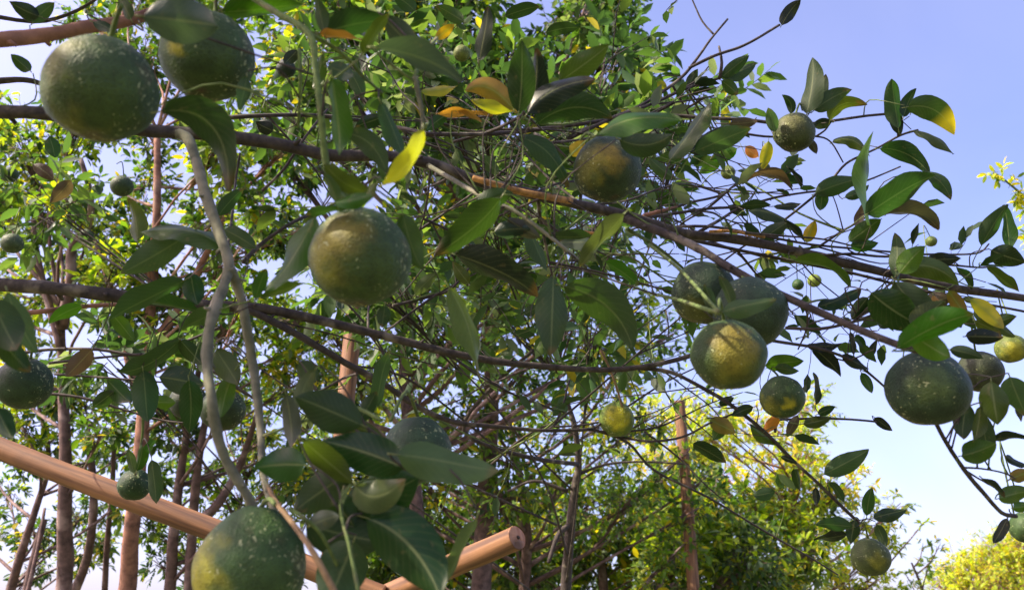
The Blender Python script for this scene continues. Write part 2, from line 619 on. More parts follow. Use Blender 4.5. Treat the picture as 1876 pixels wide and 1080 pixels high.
def leaves_to_tree(tree, recs, palette, nparts=300):
    """recs: (pos, axis, up, length, colour index). The ones that show largest are parts, the rest one stuff mesh."""
    org = tree.location
    scored = []
    for k, r in enumerate(recs):
        q = project(r[0])
        inside = q is not None and -30 < q[0] < 1906 and -30 < q[1] < 1110
        scored.append(((r[3] / q[2]) if inside else -1, k))
    scored.sort(reverse=True)
    big = set(k for s, k in scored[:nparts] if s > 0)
    meshes = [small_leaf_mesh('leaf', c) for c in palette]
    rest = []
    for k, r in enumerate(recs):
        if k in big:
            a, b, n = leaf_basis(r[1], r[2])
            M = Matrix((a, b, n)).transposed().to_4x4()
            o = link('leaf', meshes[r[4]], tree)
            o.matrix_local = Matrix.Translation(Vector(r[0]) - org) @ M @ Matrix.Scale(r[3], 4)
        else:
            rest.append(r)
    if not rest:
        return
    n = len(rest)
    A = np.zeros((n, 3, 3), dtype=np.float32)
    P = np.zeros((n, 3), dtype=np.float32)
    S = np.zeros(n, dtype=np.float32)
    Cc = np.zeros((n, 4), dtype=np.float32)
    for i, r in enumerate(rest):
        a, b, c = leaf_basis(r[1], r[2])
        A[i, 0], A[i, 1], A[i, 2] = a, b, c
        P[i] = Vector(r[0]) - org
        S[i] = r[3]
        Cc[i, :3] = palette[r[4]]
        Cc[i, 3] = 1
    rng = np.random.default_rng(n)
    Cc[:, :3] *= rng.uniform(0.8, 1.22, (n, 1)).astype(np.float32)
    V = np.einsum('vk,nkj->nvj', T_V, A) * S[:, None, None] + P[:, None, :]
    V = V.reshape(-1, 3)
    nl = sum(len(f) for f in T_F)
    loops = np.concatenate([np.array(f) for f in T_F])
    starts = np.cumsum([0] + [len(f) for f in T_F[:-1]])
    LI = (loops[None, :] + 8 * np.arange(n)[:, None]).ravel().astype(np.int32)
    LS = (starts[None, :] + nl * np.arange(n)[:, None]).ravel().astype(np.int32)
    me = bpy.data.meshes.new('foliage')
    me.vertices.add(len(V))
    me.vertices.foreach_set('co', V.ravel())
    me.loops.add(len(LI))
    me.loops.foreach_set('vertex_index', LI)
    me.polygons.add(len(LS))
    me.polygons.foreach_set('loop_start', LS)
    me.polygons.foreach_set('use_smooth', np.ones(len(LS), dtype=bool))
    me.update(calc_edges=True)
    me.validate()
    set_tint(me, np.repeat(Cc, 8, axis=0))
    me.materials.append(M_LEAF_FAR)
    o = link('foliage', me, tree)
    o['kind'] = 'stuff'


def rand_dir(rr, flat=1.0):
    z = rr.uniform(-1, 1)
    a = rr.uniform(0, 2 * math.pi)
    s = math.sqrt(1 - z * z)
    return Vector((s * math.cos(a), s * math.sin(a), z * flat)).normalized()


def spray(rr, buf, recs, start, direc, length, nleaf, leafL, weights, r0=0.002, droop=0.25):
    """A twig with leaves set alternately along it."""
    pts = [Vector(start)]
    d = direc.normalized()
    n = 4
    for i in range(n):
        d = (d + rand_dir(rr) * 0.28 + Vector((0, 0, -droop * 0.3))).normalized()
        pts.append(pts[-1] + d * length / n)
    if buf is not None:
        buf.tube(pts, [r0 * (1 - 0.16 * i) for i in range(n + 1)], 3, 1, cap=False)
    for k in range(nleaf):
        t = (0.15 + 0.85 * (k + rr.random() * 0.6) / nleaf) * n
        i = min(int(t), n - 1)
        p = pts[i].lerp(pts[i + 1], t - i)
        td = (pts[i + 1] - pts[i]).normalized()
        sd = td.cross(rand_dir(rr)).normalized()
        a = (td * rr.uniform(0.2, 0.9) + sd + Vector((0, 0, -droop * rr.random()))).normalized()
        if k == nleaf - 1:
            a = td
        up = (Vector((0, 0, 1)) + rand_dir(rr) * 0.75).normalized()
        recs.append((p, a, up, leafL * rr.uniform(0.6, 1.25), rr.choices(range(len(weights)), weights)[0]))


PERK = 7.5


def make_tree(name, label, seed, trunk, r0, blobs, leafL, palette, weights, per, bark, group=None,
              extra_limbs=(), nparts=300, spl=0.8, twig_r=0.0022, category='tree', limb_r=0.4):
    """trunk: [(px,py,d)] from low to high; grows limbs to each blob (px,py,d,radius px) and sprays within it."""
    rr = random.Random(seed)
    tp = [at(*t) for t in trunk]
    foot = Vector((tp[0].x + rr.uniform(-.05, .05), tp[0].y + rr.uniform(-.05, .05), -0.05))
    tree = empty(name, Vector((foot.x, foot.y, 0)), label, category, group)
    mid = foot.lerp(tp[0], 0.5) + Vector((rr.uniform(-.04, .04), rr.uniform(-.04, .04), 0))
    path = [foot, mid] + tp
    rad = [r0 * (1.35 - 0.95 * i / (len(path) - 1)) for i in range(len(path))]
    Buf().tube(path, rad, 9, 4, 0.12).add('trunk', bark, tree)
    for pts, w0, w1 in extra_limbs:
        pp = [at(*t) for t in pts]
        rs = [(w0 + (w1 - w0) * i / (len(pp) - 1)) * 0.5 * pts[i][2] / FPX for i in range(len(pp))]
        Buf().tube(pp, rs, 7, 4, 0.12).add('branch', bark, tree)
    SP, SQ = smooth_path(path, rad, 4)
    tw = Buf()
    recs = []
    for (bx, by, bd, br) in blobs:
        c = at(bx, by, bd)
        r = br * bd / FPX
        best = min(range(len(SP)), key=lambda i: (SP[i] - c).length + (3.0 * max(0, SP[i].z - c.z + 0.1 + 0.45 * math.hypot(SP[i].x - c.x, SP[i].y - c.y))))
        s = SP[best]
        m = s.lerp(c, 0.5) + Vector((rr.uniform(-.12, .12), rr.uniform(-.12, .12), -0.05)) * (c - s).length
        lr = min(SQ[best] * 0.8, r0 * limb_r)
        Buf().tube([s, m, c, c + (c - m).normalized() * r * 0.5], [lr, lr * 0.65, lr * 0.4, lr * 0.15], 5, 3, 0.1).add('branch', bark, tree)
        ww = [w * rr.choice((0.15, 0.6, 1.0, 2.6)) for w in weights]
        n = max(1, int(per * PERK * (br / 60.0) ** 2))
        for k in range(n):
            dv = rand_dir(rr, 0.85)
            st = c + dv * r * (rr.random() ** 0.5) * 0.85
            if k % 3 == 0:
                tw.tube([c.lerp(m, rr.random() * .6), (c + st) / 2 + rand_dir(rr) * r * .1, st], [twig_r * 1.6, twig_r * 1.3, twig_r], 3, 1, cap=False)
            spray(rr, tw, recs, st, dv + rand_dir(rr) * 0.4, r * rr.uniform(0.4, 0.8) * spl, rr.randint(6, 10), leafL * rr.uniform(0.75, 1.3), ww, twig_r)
    if tw.v:
        o = tw.add('twigs', bark, tree)
        o['kind'] = 'stuff'
    leaves_to_tree(tree, recs, palette, nparts)
    return tree


# ------------------------------------------------------------------ the setting: ground
def make_ground():
    m, nt, N, L = new_mat('orchard_soil')
    out = N.new('ShaderNodeOutputMaterial')
    bs = N.new('ShaderNodeBsdfPrincipled')
    tc = N.new('ShaderNodeTexCoord')
    nz = N.new('ShaderNodeTexNoise')
    nz.inputs['Scale'].default_value = 1.3
    nz.inputs['Detail'].default_value = 10
    L.new(tc.outputs['Object'], nz.inputs['Vector'])
    r = ramp(N, [(0.38, (0.05, 0.075, 0.02)), (0.55, (0.12, 0.12, 0.05)), (0.68, (0.2, 0.14, 0.09))])
    L.new(nz.outputs[0], r.inputs[0])
    L.new(r.outputs[0], bs.inputs['Base Color'])
    bs.inputs['Roughness'].default_value = 0.95
    L.new(bs.outputs[0], out.inputs[0])
    vs, fs = [], []
    ring = [0, 2, 4, 8, 16, 40, 120, 400, 900]
    vs.append((0, 0, 0))
    for q, rad in enumerate(ring[1:]):
        for k in range(48):
            a = 2 * math.pi * k / 48
            z = 0.06 * noise.noise(Vector((math.cos(a) * rad * .5, math.sin(a) * rad * .5, 0))) if rad > 1 else 0
            vs.append((math.cos(a) * rad, math.sin(a) * rad, z))
    for k in range(48):
        fs.append((0, 1 + k, 1 + (k + 1) % 48))
    for q in range(len(ring) - 2):
        for k in range(48):
            a = 1 + q * 48 + k
            b = 1 + q * 48 + (k + 1) % 48
            fs.append((a, a + 48, b + 48, b))
    me = bpy.data.meshes.new('ground')
    me.from_pydata(vs, [], fs)
    me.materials.append(m)
    o = link('ground', me)
    o['kind'] = 'structure'


make_ground()

# ------------------------------------------------------------------ trees behind
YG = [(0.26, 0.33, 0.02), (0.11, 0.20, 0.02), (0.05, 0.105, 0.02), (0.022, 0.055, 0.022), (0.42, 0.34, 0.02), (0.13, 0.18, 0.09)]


def blobs_in(seed, x0, x1, y0, y1, d0, d1, r0, r1, n):
    rr = random.Random(seed)
    out, tries = [], 0
    while len(out) < n and tries < 4000:
        tries += 1
        b = (rr.uniform(x0, x1), rr.uniform(y0, y1), rr.uniform(d0, d1), rr.uniform(r0, r1))
        if all(math.hypot(b[0] - q[0], b[1] - q[1]) > 0.55 * (b[3] + q[3]) * (1 - tries / 5000) for q in out):
            out.append(b)
    return out


GB = 'orchard trees standing behind the fruiting branches'
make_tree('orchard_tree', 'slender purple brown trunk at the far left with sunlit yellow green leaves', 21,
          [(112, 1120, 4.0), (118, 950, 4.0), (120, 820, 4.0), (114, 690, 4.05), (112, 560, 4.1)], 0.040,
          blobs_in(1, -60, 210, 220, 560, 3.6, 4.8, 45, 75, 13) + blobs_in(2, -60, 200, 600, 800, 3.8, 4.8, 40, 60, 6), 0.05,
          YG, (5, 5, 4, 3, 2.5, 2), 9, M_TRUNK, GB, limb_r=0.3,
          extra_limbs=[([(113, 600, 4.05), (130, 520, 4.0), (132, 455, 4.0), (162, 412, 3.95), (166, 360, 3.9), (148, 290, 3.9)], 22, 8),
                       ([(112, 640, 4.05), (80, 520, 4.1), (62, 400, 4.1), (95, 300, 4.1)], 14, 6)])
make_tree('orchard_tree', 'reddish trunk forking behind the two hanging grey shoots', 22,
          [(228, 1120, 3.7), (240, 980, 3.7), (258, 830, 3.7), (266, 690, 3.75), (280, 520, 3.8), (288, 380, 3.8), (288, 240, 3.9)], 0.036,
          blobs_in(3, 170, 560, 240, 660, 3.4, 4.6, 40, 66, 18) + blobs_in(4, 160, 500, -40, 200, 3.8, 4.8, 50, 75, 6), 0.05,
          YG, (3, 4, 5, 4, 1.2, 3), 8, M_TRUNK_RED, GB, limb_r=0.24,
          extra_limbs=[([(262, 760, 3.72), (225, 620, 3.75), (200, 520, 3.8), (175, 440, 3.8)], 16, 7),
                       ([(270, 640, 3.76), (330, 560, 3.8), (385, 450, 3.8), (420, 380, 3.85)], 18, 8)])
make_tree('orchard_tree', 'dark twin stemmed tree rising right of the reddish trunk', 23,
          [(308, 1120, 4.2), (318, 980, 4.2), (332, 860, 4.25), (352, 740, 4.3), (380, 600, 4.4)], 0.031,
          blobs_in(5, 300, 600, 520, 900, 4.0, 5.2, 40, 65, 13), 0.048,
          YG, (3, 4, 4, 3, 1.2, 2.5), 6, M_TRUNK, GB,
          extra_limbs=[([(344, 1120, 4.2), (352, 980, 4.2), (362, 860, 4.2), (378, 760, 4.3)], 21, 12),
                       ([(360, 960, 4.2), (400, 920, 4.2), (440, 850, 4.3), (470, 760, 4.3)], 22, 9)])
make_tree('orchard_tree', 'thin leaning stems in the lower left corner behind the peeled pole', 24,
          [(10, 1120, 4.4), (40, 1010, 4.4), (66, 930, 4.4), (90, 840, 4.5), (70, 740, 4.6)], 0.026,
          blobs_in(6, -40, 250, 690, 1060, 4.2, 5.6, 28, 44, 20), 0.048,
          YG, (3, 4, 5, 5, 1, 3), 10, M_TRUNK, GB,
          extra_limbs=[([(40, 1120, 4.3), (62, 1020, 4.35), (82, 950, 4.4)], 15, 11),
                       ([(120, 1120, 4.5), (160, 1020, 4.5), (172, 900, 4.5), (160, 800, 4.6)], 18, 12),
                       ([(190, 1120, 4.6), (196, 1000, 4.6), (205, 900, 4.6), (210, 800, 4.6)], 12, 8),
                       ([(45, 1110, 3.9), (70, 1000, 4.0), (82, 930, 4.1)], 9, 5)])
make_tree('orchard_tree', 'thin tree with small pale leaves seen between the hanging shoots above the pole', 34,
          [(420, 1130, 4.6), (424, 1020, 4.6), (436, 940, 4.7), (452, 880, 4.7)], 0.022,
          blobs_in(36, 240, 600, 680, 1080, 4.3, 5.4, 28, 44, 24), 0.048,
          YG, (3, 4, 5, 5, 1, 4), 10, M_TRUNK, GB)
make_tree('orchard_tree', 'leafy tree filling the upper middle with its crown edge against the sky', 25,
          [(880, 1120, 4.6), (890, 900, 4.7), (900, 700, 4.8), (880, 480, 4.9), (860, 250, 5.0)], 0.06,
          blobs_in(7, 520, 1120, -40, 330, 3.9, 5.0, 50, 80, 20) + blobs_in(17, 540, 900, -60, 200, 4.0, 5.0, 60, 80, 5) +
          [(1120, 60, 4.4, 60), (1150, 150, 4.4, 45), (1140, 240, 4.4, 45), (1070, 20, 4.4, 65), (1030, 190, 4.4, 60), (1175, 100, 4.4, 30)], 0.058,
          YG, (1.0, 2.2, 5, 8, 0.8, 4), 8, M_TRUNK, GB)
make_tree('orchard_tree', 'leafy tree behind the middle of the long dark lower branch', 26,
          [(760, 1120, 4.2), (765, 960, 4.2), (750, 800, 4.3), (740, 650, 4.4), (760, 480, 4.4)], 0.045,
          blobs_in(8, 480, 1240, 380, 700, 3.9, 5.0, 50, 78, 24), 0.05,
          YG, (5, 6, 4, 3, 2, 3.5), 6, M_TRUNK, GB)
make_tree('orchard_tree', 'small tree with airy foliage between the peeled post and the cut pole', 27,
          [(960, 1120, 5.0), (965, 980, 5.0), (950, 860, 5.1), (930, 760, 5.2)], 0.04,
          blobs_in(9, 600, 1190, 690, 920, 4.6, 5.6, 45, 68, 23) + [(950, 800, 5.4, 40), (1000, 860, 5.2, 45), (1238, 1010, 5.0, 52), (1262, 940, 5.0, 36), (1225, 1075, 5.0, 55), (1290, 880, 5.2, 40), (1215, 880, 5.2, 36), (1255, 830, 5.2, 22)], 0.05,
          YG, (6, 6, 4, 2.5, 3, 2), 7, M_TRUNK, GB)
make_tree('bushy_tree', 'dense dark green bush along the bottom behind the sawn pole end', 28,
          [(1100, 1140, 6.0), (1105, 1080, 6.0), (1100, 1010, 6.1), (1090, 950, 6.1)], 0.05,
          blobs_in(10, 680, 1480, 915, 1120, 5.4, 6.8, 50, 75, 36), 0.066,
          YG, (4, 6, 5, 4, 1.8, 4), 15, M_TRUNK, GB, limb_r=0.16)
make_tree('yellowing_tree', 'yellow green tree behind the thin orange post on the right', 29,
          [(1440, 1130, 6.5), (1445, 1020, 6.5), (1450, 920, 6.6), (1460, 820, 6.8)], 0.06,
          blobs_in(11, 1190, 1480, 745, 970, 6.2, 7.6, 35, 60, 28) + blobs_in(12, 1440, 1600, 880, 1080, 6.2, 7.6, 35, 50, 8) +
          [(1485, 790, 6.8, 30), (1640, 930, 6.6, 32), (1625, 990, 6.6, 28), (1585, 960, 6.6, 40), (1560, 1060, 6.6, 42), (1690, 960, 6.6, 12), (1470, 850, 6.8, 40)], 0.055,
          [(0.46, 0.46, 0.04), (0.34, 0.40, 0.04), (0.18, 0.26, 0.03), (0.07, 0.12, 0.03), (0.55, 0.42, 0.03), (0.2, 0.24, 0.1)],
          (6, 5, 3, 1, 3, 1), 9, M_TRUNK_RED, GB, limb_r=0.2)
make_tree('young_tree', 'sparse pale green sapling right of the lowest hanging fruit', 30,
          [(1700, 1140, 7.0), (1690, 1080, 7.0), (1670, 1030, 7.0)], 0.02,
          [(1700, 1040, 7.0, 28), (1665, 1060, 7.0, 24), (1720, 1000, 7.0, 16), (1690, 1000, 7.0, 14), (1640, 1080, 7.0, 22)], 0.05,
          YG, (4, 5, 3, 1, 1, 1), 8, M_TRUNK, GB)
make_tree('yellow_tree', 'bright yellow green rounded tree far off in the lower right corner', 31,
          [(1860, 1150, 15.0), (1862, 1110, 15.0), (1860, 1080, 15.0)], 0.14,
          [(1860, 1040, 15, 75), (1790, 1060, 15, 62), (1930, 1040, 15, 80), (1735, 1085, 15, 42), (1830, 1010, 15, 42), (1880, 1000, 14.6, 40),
           (1800, 1100, 14.5, 70), (1880, 1100, 14.2, 80), (1765, 1020, 15, 16), (1760, 1050, 15, 36)], 0.085,
          [(0.46, 0.46, 0.03), (0.34, 0.42, 0.03), (0.16, 0.24, 0.03), (0.56, 0.45, 0.03)], (5, 5, 2, 3), 24, M_TRUNK_RED, GB,
          nparts=0, twig_r=0.006)  # distant
make_tree('yellow_sapling', 'yellow green leafy spray poking in at the right edge of the sky', 32,
          [(2120, 1100, 3.2), (2110, 800, 3.2), (2080, 560, 3.1), (1990, 450, 3.0)], 0.03,
          [(1945, 430, 3.0, 50), (2020, 480, 3.0, 70), (2120, 520, 3.1, 90)], 0.032,
          [(0.5, 0.5, 0.03), (0.3, 0.4, 0.04), (0.1, 0.16, 0.04), (0.6, 0.46, 0.02)], (5, 4, 2, 3), 20, M_TWIG, GB,
          extra_limbs=[([(1960, 450, 3.0), (1900, 385, 3.0), (1865, 350, 3.0), (1825, 318, 3.0)], 7, 3)])

# the short spray reaching into the frame
_t = bpy.data.objects['yellow_sapling']
_rr = random.Random(5)
_recs, _tw = [], Buf()
for _k in range(13):
    _f = _k / 12
    _p = at(1900 - 78 * _f, 385 - 70 * _f + 6 * math.sin(_k), 3.0)
    spray(_rr, _tw, _recs, _p, RGT * _rr.uniform(-1, 0.3) + UPV * _rr.uniform(-1, 1), 0.05, 11, 0.034, (5, 4, 2, 3), 0.0012)
_tw.add('twigs', M_TWIG, _t)['kind'] = 'stuff'
leaves_to_tree(_t, _recs, [(0.5, 0.5, 0.03), (0.3, 0.4, 0.04), (0.1, 0.16, 0.04), (0.6, 0.46, 0.02)], 60)

# ------------------------------------------------------------------ peeled wooden poles and posts
GP = 'peeled wooden poles and posts propping the branches'


def make_pole(name, label, p0, p1, r0, r1, cut=True, hole=True, cat='pole', bend=0.01):
    root = empty(name, p0, label, cat, GP)
    ax = (p1 - p0)
    L = ax.length
    n = 14
    pts, rad = [], []
    for i in range(n + 1):
        t = i / n
        off = Vector((noise.noise(Vector((t * 3, L, 0))), noise.noise(Vector((t * 3, 0, L))), noise.noise(Vector((0, t * 3, L))))) * bend
        pts.append(p0.lerp(p1, t) + off * math.sin(math.pi * t))
        rad.append((r0 + (r1 - r0) * t) * (1 + 0.05 * noise.noise(Vector((t * 9, L * 7, 1)))))
    # the wood runs along local z so its grain follows the pole
    q = ax.to_track_quat('Z', 'Y')
    qi = q.inverted()
    b = Buf()
    b.tube([qi @ (p - p0) for p in pts], rad, 18, 2, 0.03, cap=False)
    me = b.mesh('shaft', M_POLE)
    o = link('shaft', me, root)
    o.rotation_mode = 'QUATERNION'
    o.rotation_quaternion = q
    a = ax.normalized()
    if cut:
        e = Buf()
        ring = [a.orthogonal().normalized()]
        u = ring[0]
        w = a.cross(u)
        c = p1 + a * 0.0005
        rr = random.Random(int(L * 1000))
        e.v.append(c + a * 0.001)
        K = 24
        for fr, dz in ((0.35, 0.001), (0.7, 0.0002), (0.93, -0.0003), (1.0, -0.002)):
            for k in range(K):
                an = 2 * math.pi * k / K
                rj = rad[-1] * fr * (1 + 0.02 * rr.uniform(-1, 1))
                e.v.append(c + (u * math.cos(an) + w * math.sin(an)) * rj + a * (dz + 0.0005 * rr.uniform(-1, 1)))
        for k in range(K):
            e.f.append((0, 1 + k, 1 + (k + 1) % K))
        for q2 in range(3):
            for k in range(K):
                x, y = 1 + q2 * K + k, 1 + q2 * K + (k + 1) % K
                e.f.append((x, x + K, y + K, y))
        e.add('cut_end', M_CUT, root, smooth=False)
        if hole:
            h = Buf()
            h.tube([c + a * 0.0008, c + a * 0.0022], [rad[-1] * 0.17, rad[-1] * 0.15], 12, 1)
            h.add('pith', M_PITH, root)
    return root


make_pole('wooden_pole', 'long peeled pole slanting down from the left edge', at(-420, 650, 1.55), at(700, 1092, 1.42), 0.0205, 0.0198)
make_pole('wooden_pole', 'short peeled pole with sawn round end pointing up right', at(430, 1215, 1.75), at(948, 984, 1.27), 0.0215, 0.0192)
_p = at(652, 545, 2.7)
make_pole('wooden_post', 'pale salmon upright post below the large central fruit', Vector((_p.x - 0.02, _p.y + 0.0, 0.0)), _p, 0.031, 0.028, cat='post', hole=False)
_p = at(1245, 735, 5.4)
make_pole('wooden_post', 'thin orange upright post among yellow leaves on the right', Vector((_p.x - 0.05, _p.y, 0.0)), _p, 0.042, 0.036, cat='post', hole=False)

# ------------------------------------------------------------------ second citrus tree (mid distance)
mid_blobs = blobs_in(41, 640, 1280, 30, 640, 2.0, 2.9, 80, 120, 15) + [(90, 380, 2.5, 90), (330, 640, 2.3, 70), (200, 660, 2.2, 80), (480, 180, 2.4, 80)]
CG = [(0.03, 0.065, 0.028), (0.05, 0.1, 0.03), (0.1, 0.16, 0.04), (0.12, 0.155, 0.11), (0.36, 0.3, 0.03)]
tree2 = make_tree('citrus_tree', 'dark leaved citrus tree with brown trunk behind the smallest hanging fruit', 51,
                  [(1035, 1130, 2.6), (1042, 1000, 2.6), (1052, 900, 2.6), (1060, 850, 2.6), (1050, 770, 2.6), (1020, 690, 2.6)], 0.017,
                  mid_blobs, 0.058, CG, (5, 4, 2.5, 2, 0.35), 1.5, M_BARK, None,
                  extra_limbs=[([(1045, 960, 2.6), (1022, 980, 2.55), (1005, 1030, 2.5)], 12, 7),
                               ([(1062, 850, 2.6), (960, 835, 2.4), (850, 790, 2.3), (900, 710, 2.3), (985, 635, 2.3)], 9, 7),
                               ([(1058, 870, 2.6), (1110, 850, 2.6), (1180, 845, 2.6), (1260, 850, 2.6)], 6, 3),
                               ([(1040, 900, 2.6), (980, 880, 2.6), (930, 900, 2.6)], 8, 4)], spl=1.0, twig_r=0.0016, limb_r=0.25)

# ------------------------------------------------------------------ the fruiting citrus tree (near)
ROOT = Vector((-1.15, 0.75, 0.0))
tree = empty('citrus_tree', ROOT, 'near citrus tree whose long branches bearing large green fruit cross the picture', 'tree')
Buf().tube([ROOT + Vector((0, 0, -0.05)), ROOT + Vector((0.02, 0, 0.7)), ROOT + Vector((-0.03, 0.03, 1.4)), ROOT + Vector((0.0, -0.02, 2.1)), ROOT + Vector((0.05, -0.1, 2.9)), ROOT + Vector((0.12, -0.2, 3.6))],
           [0.075, 0.062, 0.055, 0.045, 0.034, 0.02], 14, 5, 0.12).add('trunk', M_TRUNK, tree)


SAMPLES = []


def branch(pts, w0, w1, mat=M_BARK, name='branch', rough=0.16, jit=True):
    """pts: [(px, py, depth)], widths in photo pixels at both ends."""
    pp = []
    rr = random.Random(int(pts[0][0] * 3 + pts[-1][1]))
    for i, t in enumerate(pts):
        p = at(*t)
        pp.append(p)
    n = len(pts)
    rs = [max(0.0007, (w0 + (w1 - w0) * i / (n - 1)) * 0.5 * pts[i][2] / FPX) for i in range(n)]
    SAMPLES.extend(smooth_path(pp, rs, 8)[0])
    b = Buf()
    b.tube(pp, rs, 8 if max(w0, w1) > 9 else 5, 6 if max(w0, w1) > 9 else 4, rough)
    # nodes: small swellings and stubs
    if max(w0, w1) > 6:
        SP, SQ = smooth_path(pp, rs, 6)
        for k in range(3, len(SP) - 3, 5):
            if rr.random() < 0.7:
                d = rand_dir(rr)
                tdir = (SP[k + 1] - SP[k - 1]).normalized()
                d = (d - tdir * d.dot(tdir)).normalized()
                l = SQ[k] * rr.uniform(1.2, 2.2)
                b.tube([SP[k], SP[k] + d * l + tdir * l * 0.5], [SQ[k] * 0.55, SQ[k] * 0.25], 5, 1)
    return b.add(name, mat, tree)


# the long upper branch
branch([(-620, 215, .80), (-300, 200, .76), (-20, 204, .72), (90, 209, .72), (180, 225, .73), (280, 240, .75), (400, 248, .77), (520, 266, .79), (600, 284, .8), (700, 285, .82),
        (790, 300, .84), (870, 330, .85), (930, 345, .86), (1040, 370, .88), (1150, 396, .9), (1250, 427, .93), (1340, 437, .95), (1450, 458, .98), (1550, 482, 1.0), (1650, 506, 1.02), (1750, 528, 1.04), (1876, 546, 1.08), (1990, 570, 1.1)], 27, 14)
branch([(866, 326, .80), (900, 336, .80), (950, 350, .815), (1000, 360, .83), (1045, 368, .87)], 11, 13, M_ORANGE)  # added strand whose orange colour stands in for a sunlit stretch
branch([(1020, 428, .95), (1060, 424, .95), (1115, 432, .95)], 7, 6, M_ORANGE)
branch([(1300, 424, .93), (1345, 424, .94), (1400, 434, .96)], 6, 7, M_ORANGE)
branch([(1200, 425, .95), (1400, 468, .99), (1560, 500, 1.02), (1700, 535, 1.05), (1900, 575, 1.1)], 7, 5)
# the long lower branch
branch([(-560, 480, .88), (-250, 505, .86), (-20, 520, .84), (100, 528, .84), (210, 541, .85), (340, 556, .86), (440, 562, .87), (500, 568, .88), (600, 590, .9), (700, 614, .92), (800, 640, .94),
        (900, 660, .95), (1000, 671, .96), (1100, 677, .97), (1180, 671, .97), (1262, 652, .98), (1330, 620, 1.0)], 29, 7)
branch([(1170, 674, .97), (1230, 682, .98), (1290, 712, .98), (1340, 742, 1.0), (1400, 790, 1.02), (1450, 840, 1.04), (1500, 886, 1.05), (1540, 925, 1.06), (1575, 958, 1.06)], 8, 6)
branch([(455, 566, .87), (540, 610, .88), (640, 668, .9), (700, 700, .92), (760, 742, .94), (830, 772, .96), (900, 780, .98), (1000, 788, 1.0), (1085, 786, 1.02)], 15, 6)
branch([(1085, 786, 1.02), (1150, 810, 1.05), (1200, 862, 1.1), (1300, 912, 1.15), (1400, 972, 1.2), (1480, 1018, 1.2), (1535, 1052, 1.25)], 6, 3)
branch([(1135, 800, 1.05), (1190, 808, 1.0), (1250, 800, 1.0), (1300, 775, 1.0), (1345, 757, 1.0)], 5, 4)
branch([(1180, 790, 1.1), (1240, 835, 1.1), (1290, 885, 1.1), (1330, 920, 1.1)], 4, 2.5)
branch([(640, 668, .9), (740, 690, .98), (850, 770, 1.05), (930, 840, 1.1), (960, 870, 1.1)], 5, 3)
branch([(820, 646, .94), (880, 690, 1.0), (960, 730, 1.05), (1050, 760, 1.1)], 5, 3)
# branch sloping down to the right fruit
branch([(1140, 398, .9), (1230, 432, .86), (1280, 455, .82), (1340, 492, .78), (1400, 524, .75), (1460, 553, .72), (1530, 584, .7), (1600, 614, .67), (1660, 636, .65), (1700, 645, .645)], 17, 13)
branch([(1655, 632, .66), (1700, 655, .70), (1705, 740, .72), (1722, 790, .73), (1765, 858, .75), (1800, 900, .77), (1835, 938, .79), (1862, 945, .8)], 8, 8)
branch([(1765, 856, .75), (1800, 858, .78), (1840, 866, .8), (1860, 876, .82)], 4, 3)
branch([(1770, 862, .75), (1800, 880, .78), (1840, 900, .8)], 4, 3)
# fan of twigs right of the centre
branch([(1150, 398, .95), (1200, 392, 1.0), (1260, 372, 1.02), (1320, 358, 1.04), (1345, 340, 1.05), (1365, 334, 1.06)], 7, 3)
branch([(1160, 402, .95), (1230, 392, 1.0), (1300, 382, 1.02), (1360, 378, 1.04), (1420, 362, 1.06), (1480, 352, 1.08), (1540, 346, 1.08), (1590, 330, 1.1), (1650, 305, 1.1)], 7, 3)
branch([(1280, 425, .97), (1320, 402, 1.0), (1350, 384, 1.02), (1390, 378, 1.04)], 7, 5)
branch([(1200, 418, .95), (1300, 415, .97), (1400, 432, .97), (1480, 447, 1.0), (1560, 455, 1.02), (1640, 462, 1.04)], 6, 4)
branch([(1480, 470, .98), (1560, 465, 1.0), (1620, 470, 1.02), (1680, 466, 1.04), (1760, 466, 1.06), (1795, 462, 1.08), (1812, 446, 1.08)], 6, 3)
branch([(1690, 482, 1.02), (1750, 486, 1.04), (1800, 490, 1.06), (1830, 485, 1.06)], 5, 3)
branch([(1500, 452, 1.0), (1540, 425, 1.02), (1575, 405, 1.04), (1590, 395, 1.04)], 5, 3)
branch([(1440, 600, .98), (1500, 602, .95), (1560, 590, .95), (1620, 568, .95)], 7, 4)
branch([(1560, 590, .9), (1600, 560, .95), (1640, 520, .98)], 4, 3)
branch([(1360, 615, .95), (1440, 628, .96), (1500, 638, .98), (1560, 660, 1.0), (1600, 690, 1.02), (1625, 712, 1.02)], 7, 4)
branch([(1600, 640, .97), (1545, 660, 1.0), (1480, 632, 1.0)], 3, 3)
branch([(1440, 540, .9), (1475, 565, .95), (1478, 600, .97), (1462, 640, .97)], 4, 3)
branch([(1440, 768, 1.12), (1500, 766, 1.1), (1560, 768, 1.1), (1606, 772, 1.1)], 5, 4)
branch([(1420, 790, 1.05), (1425, 770, 1.08), (1442, 768, 1.12)], 5, 4)
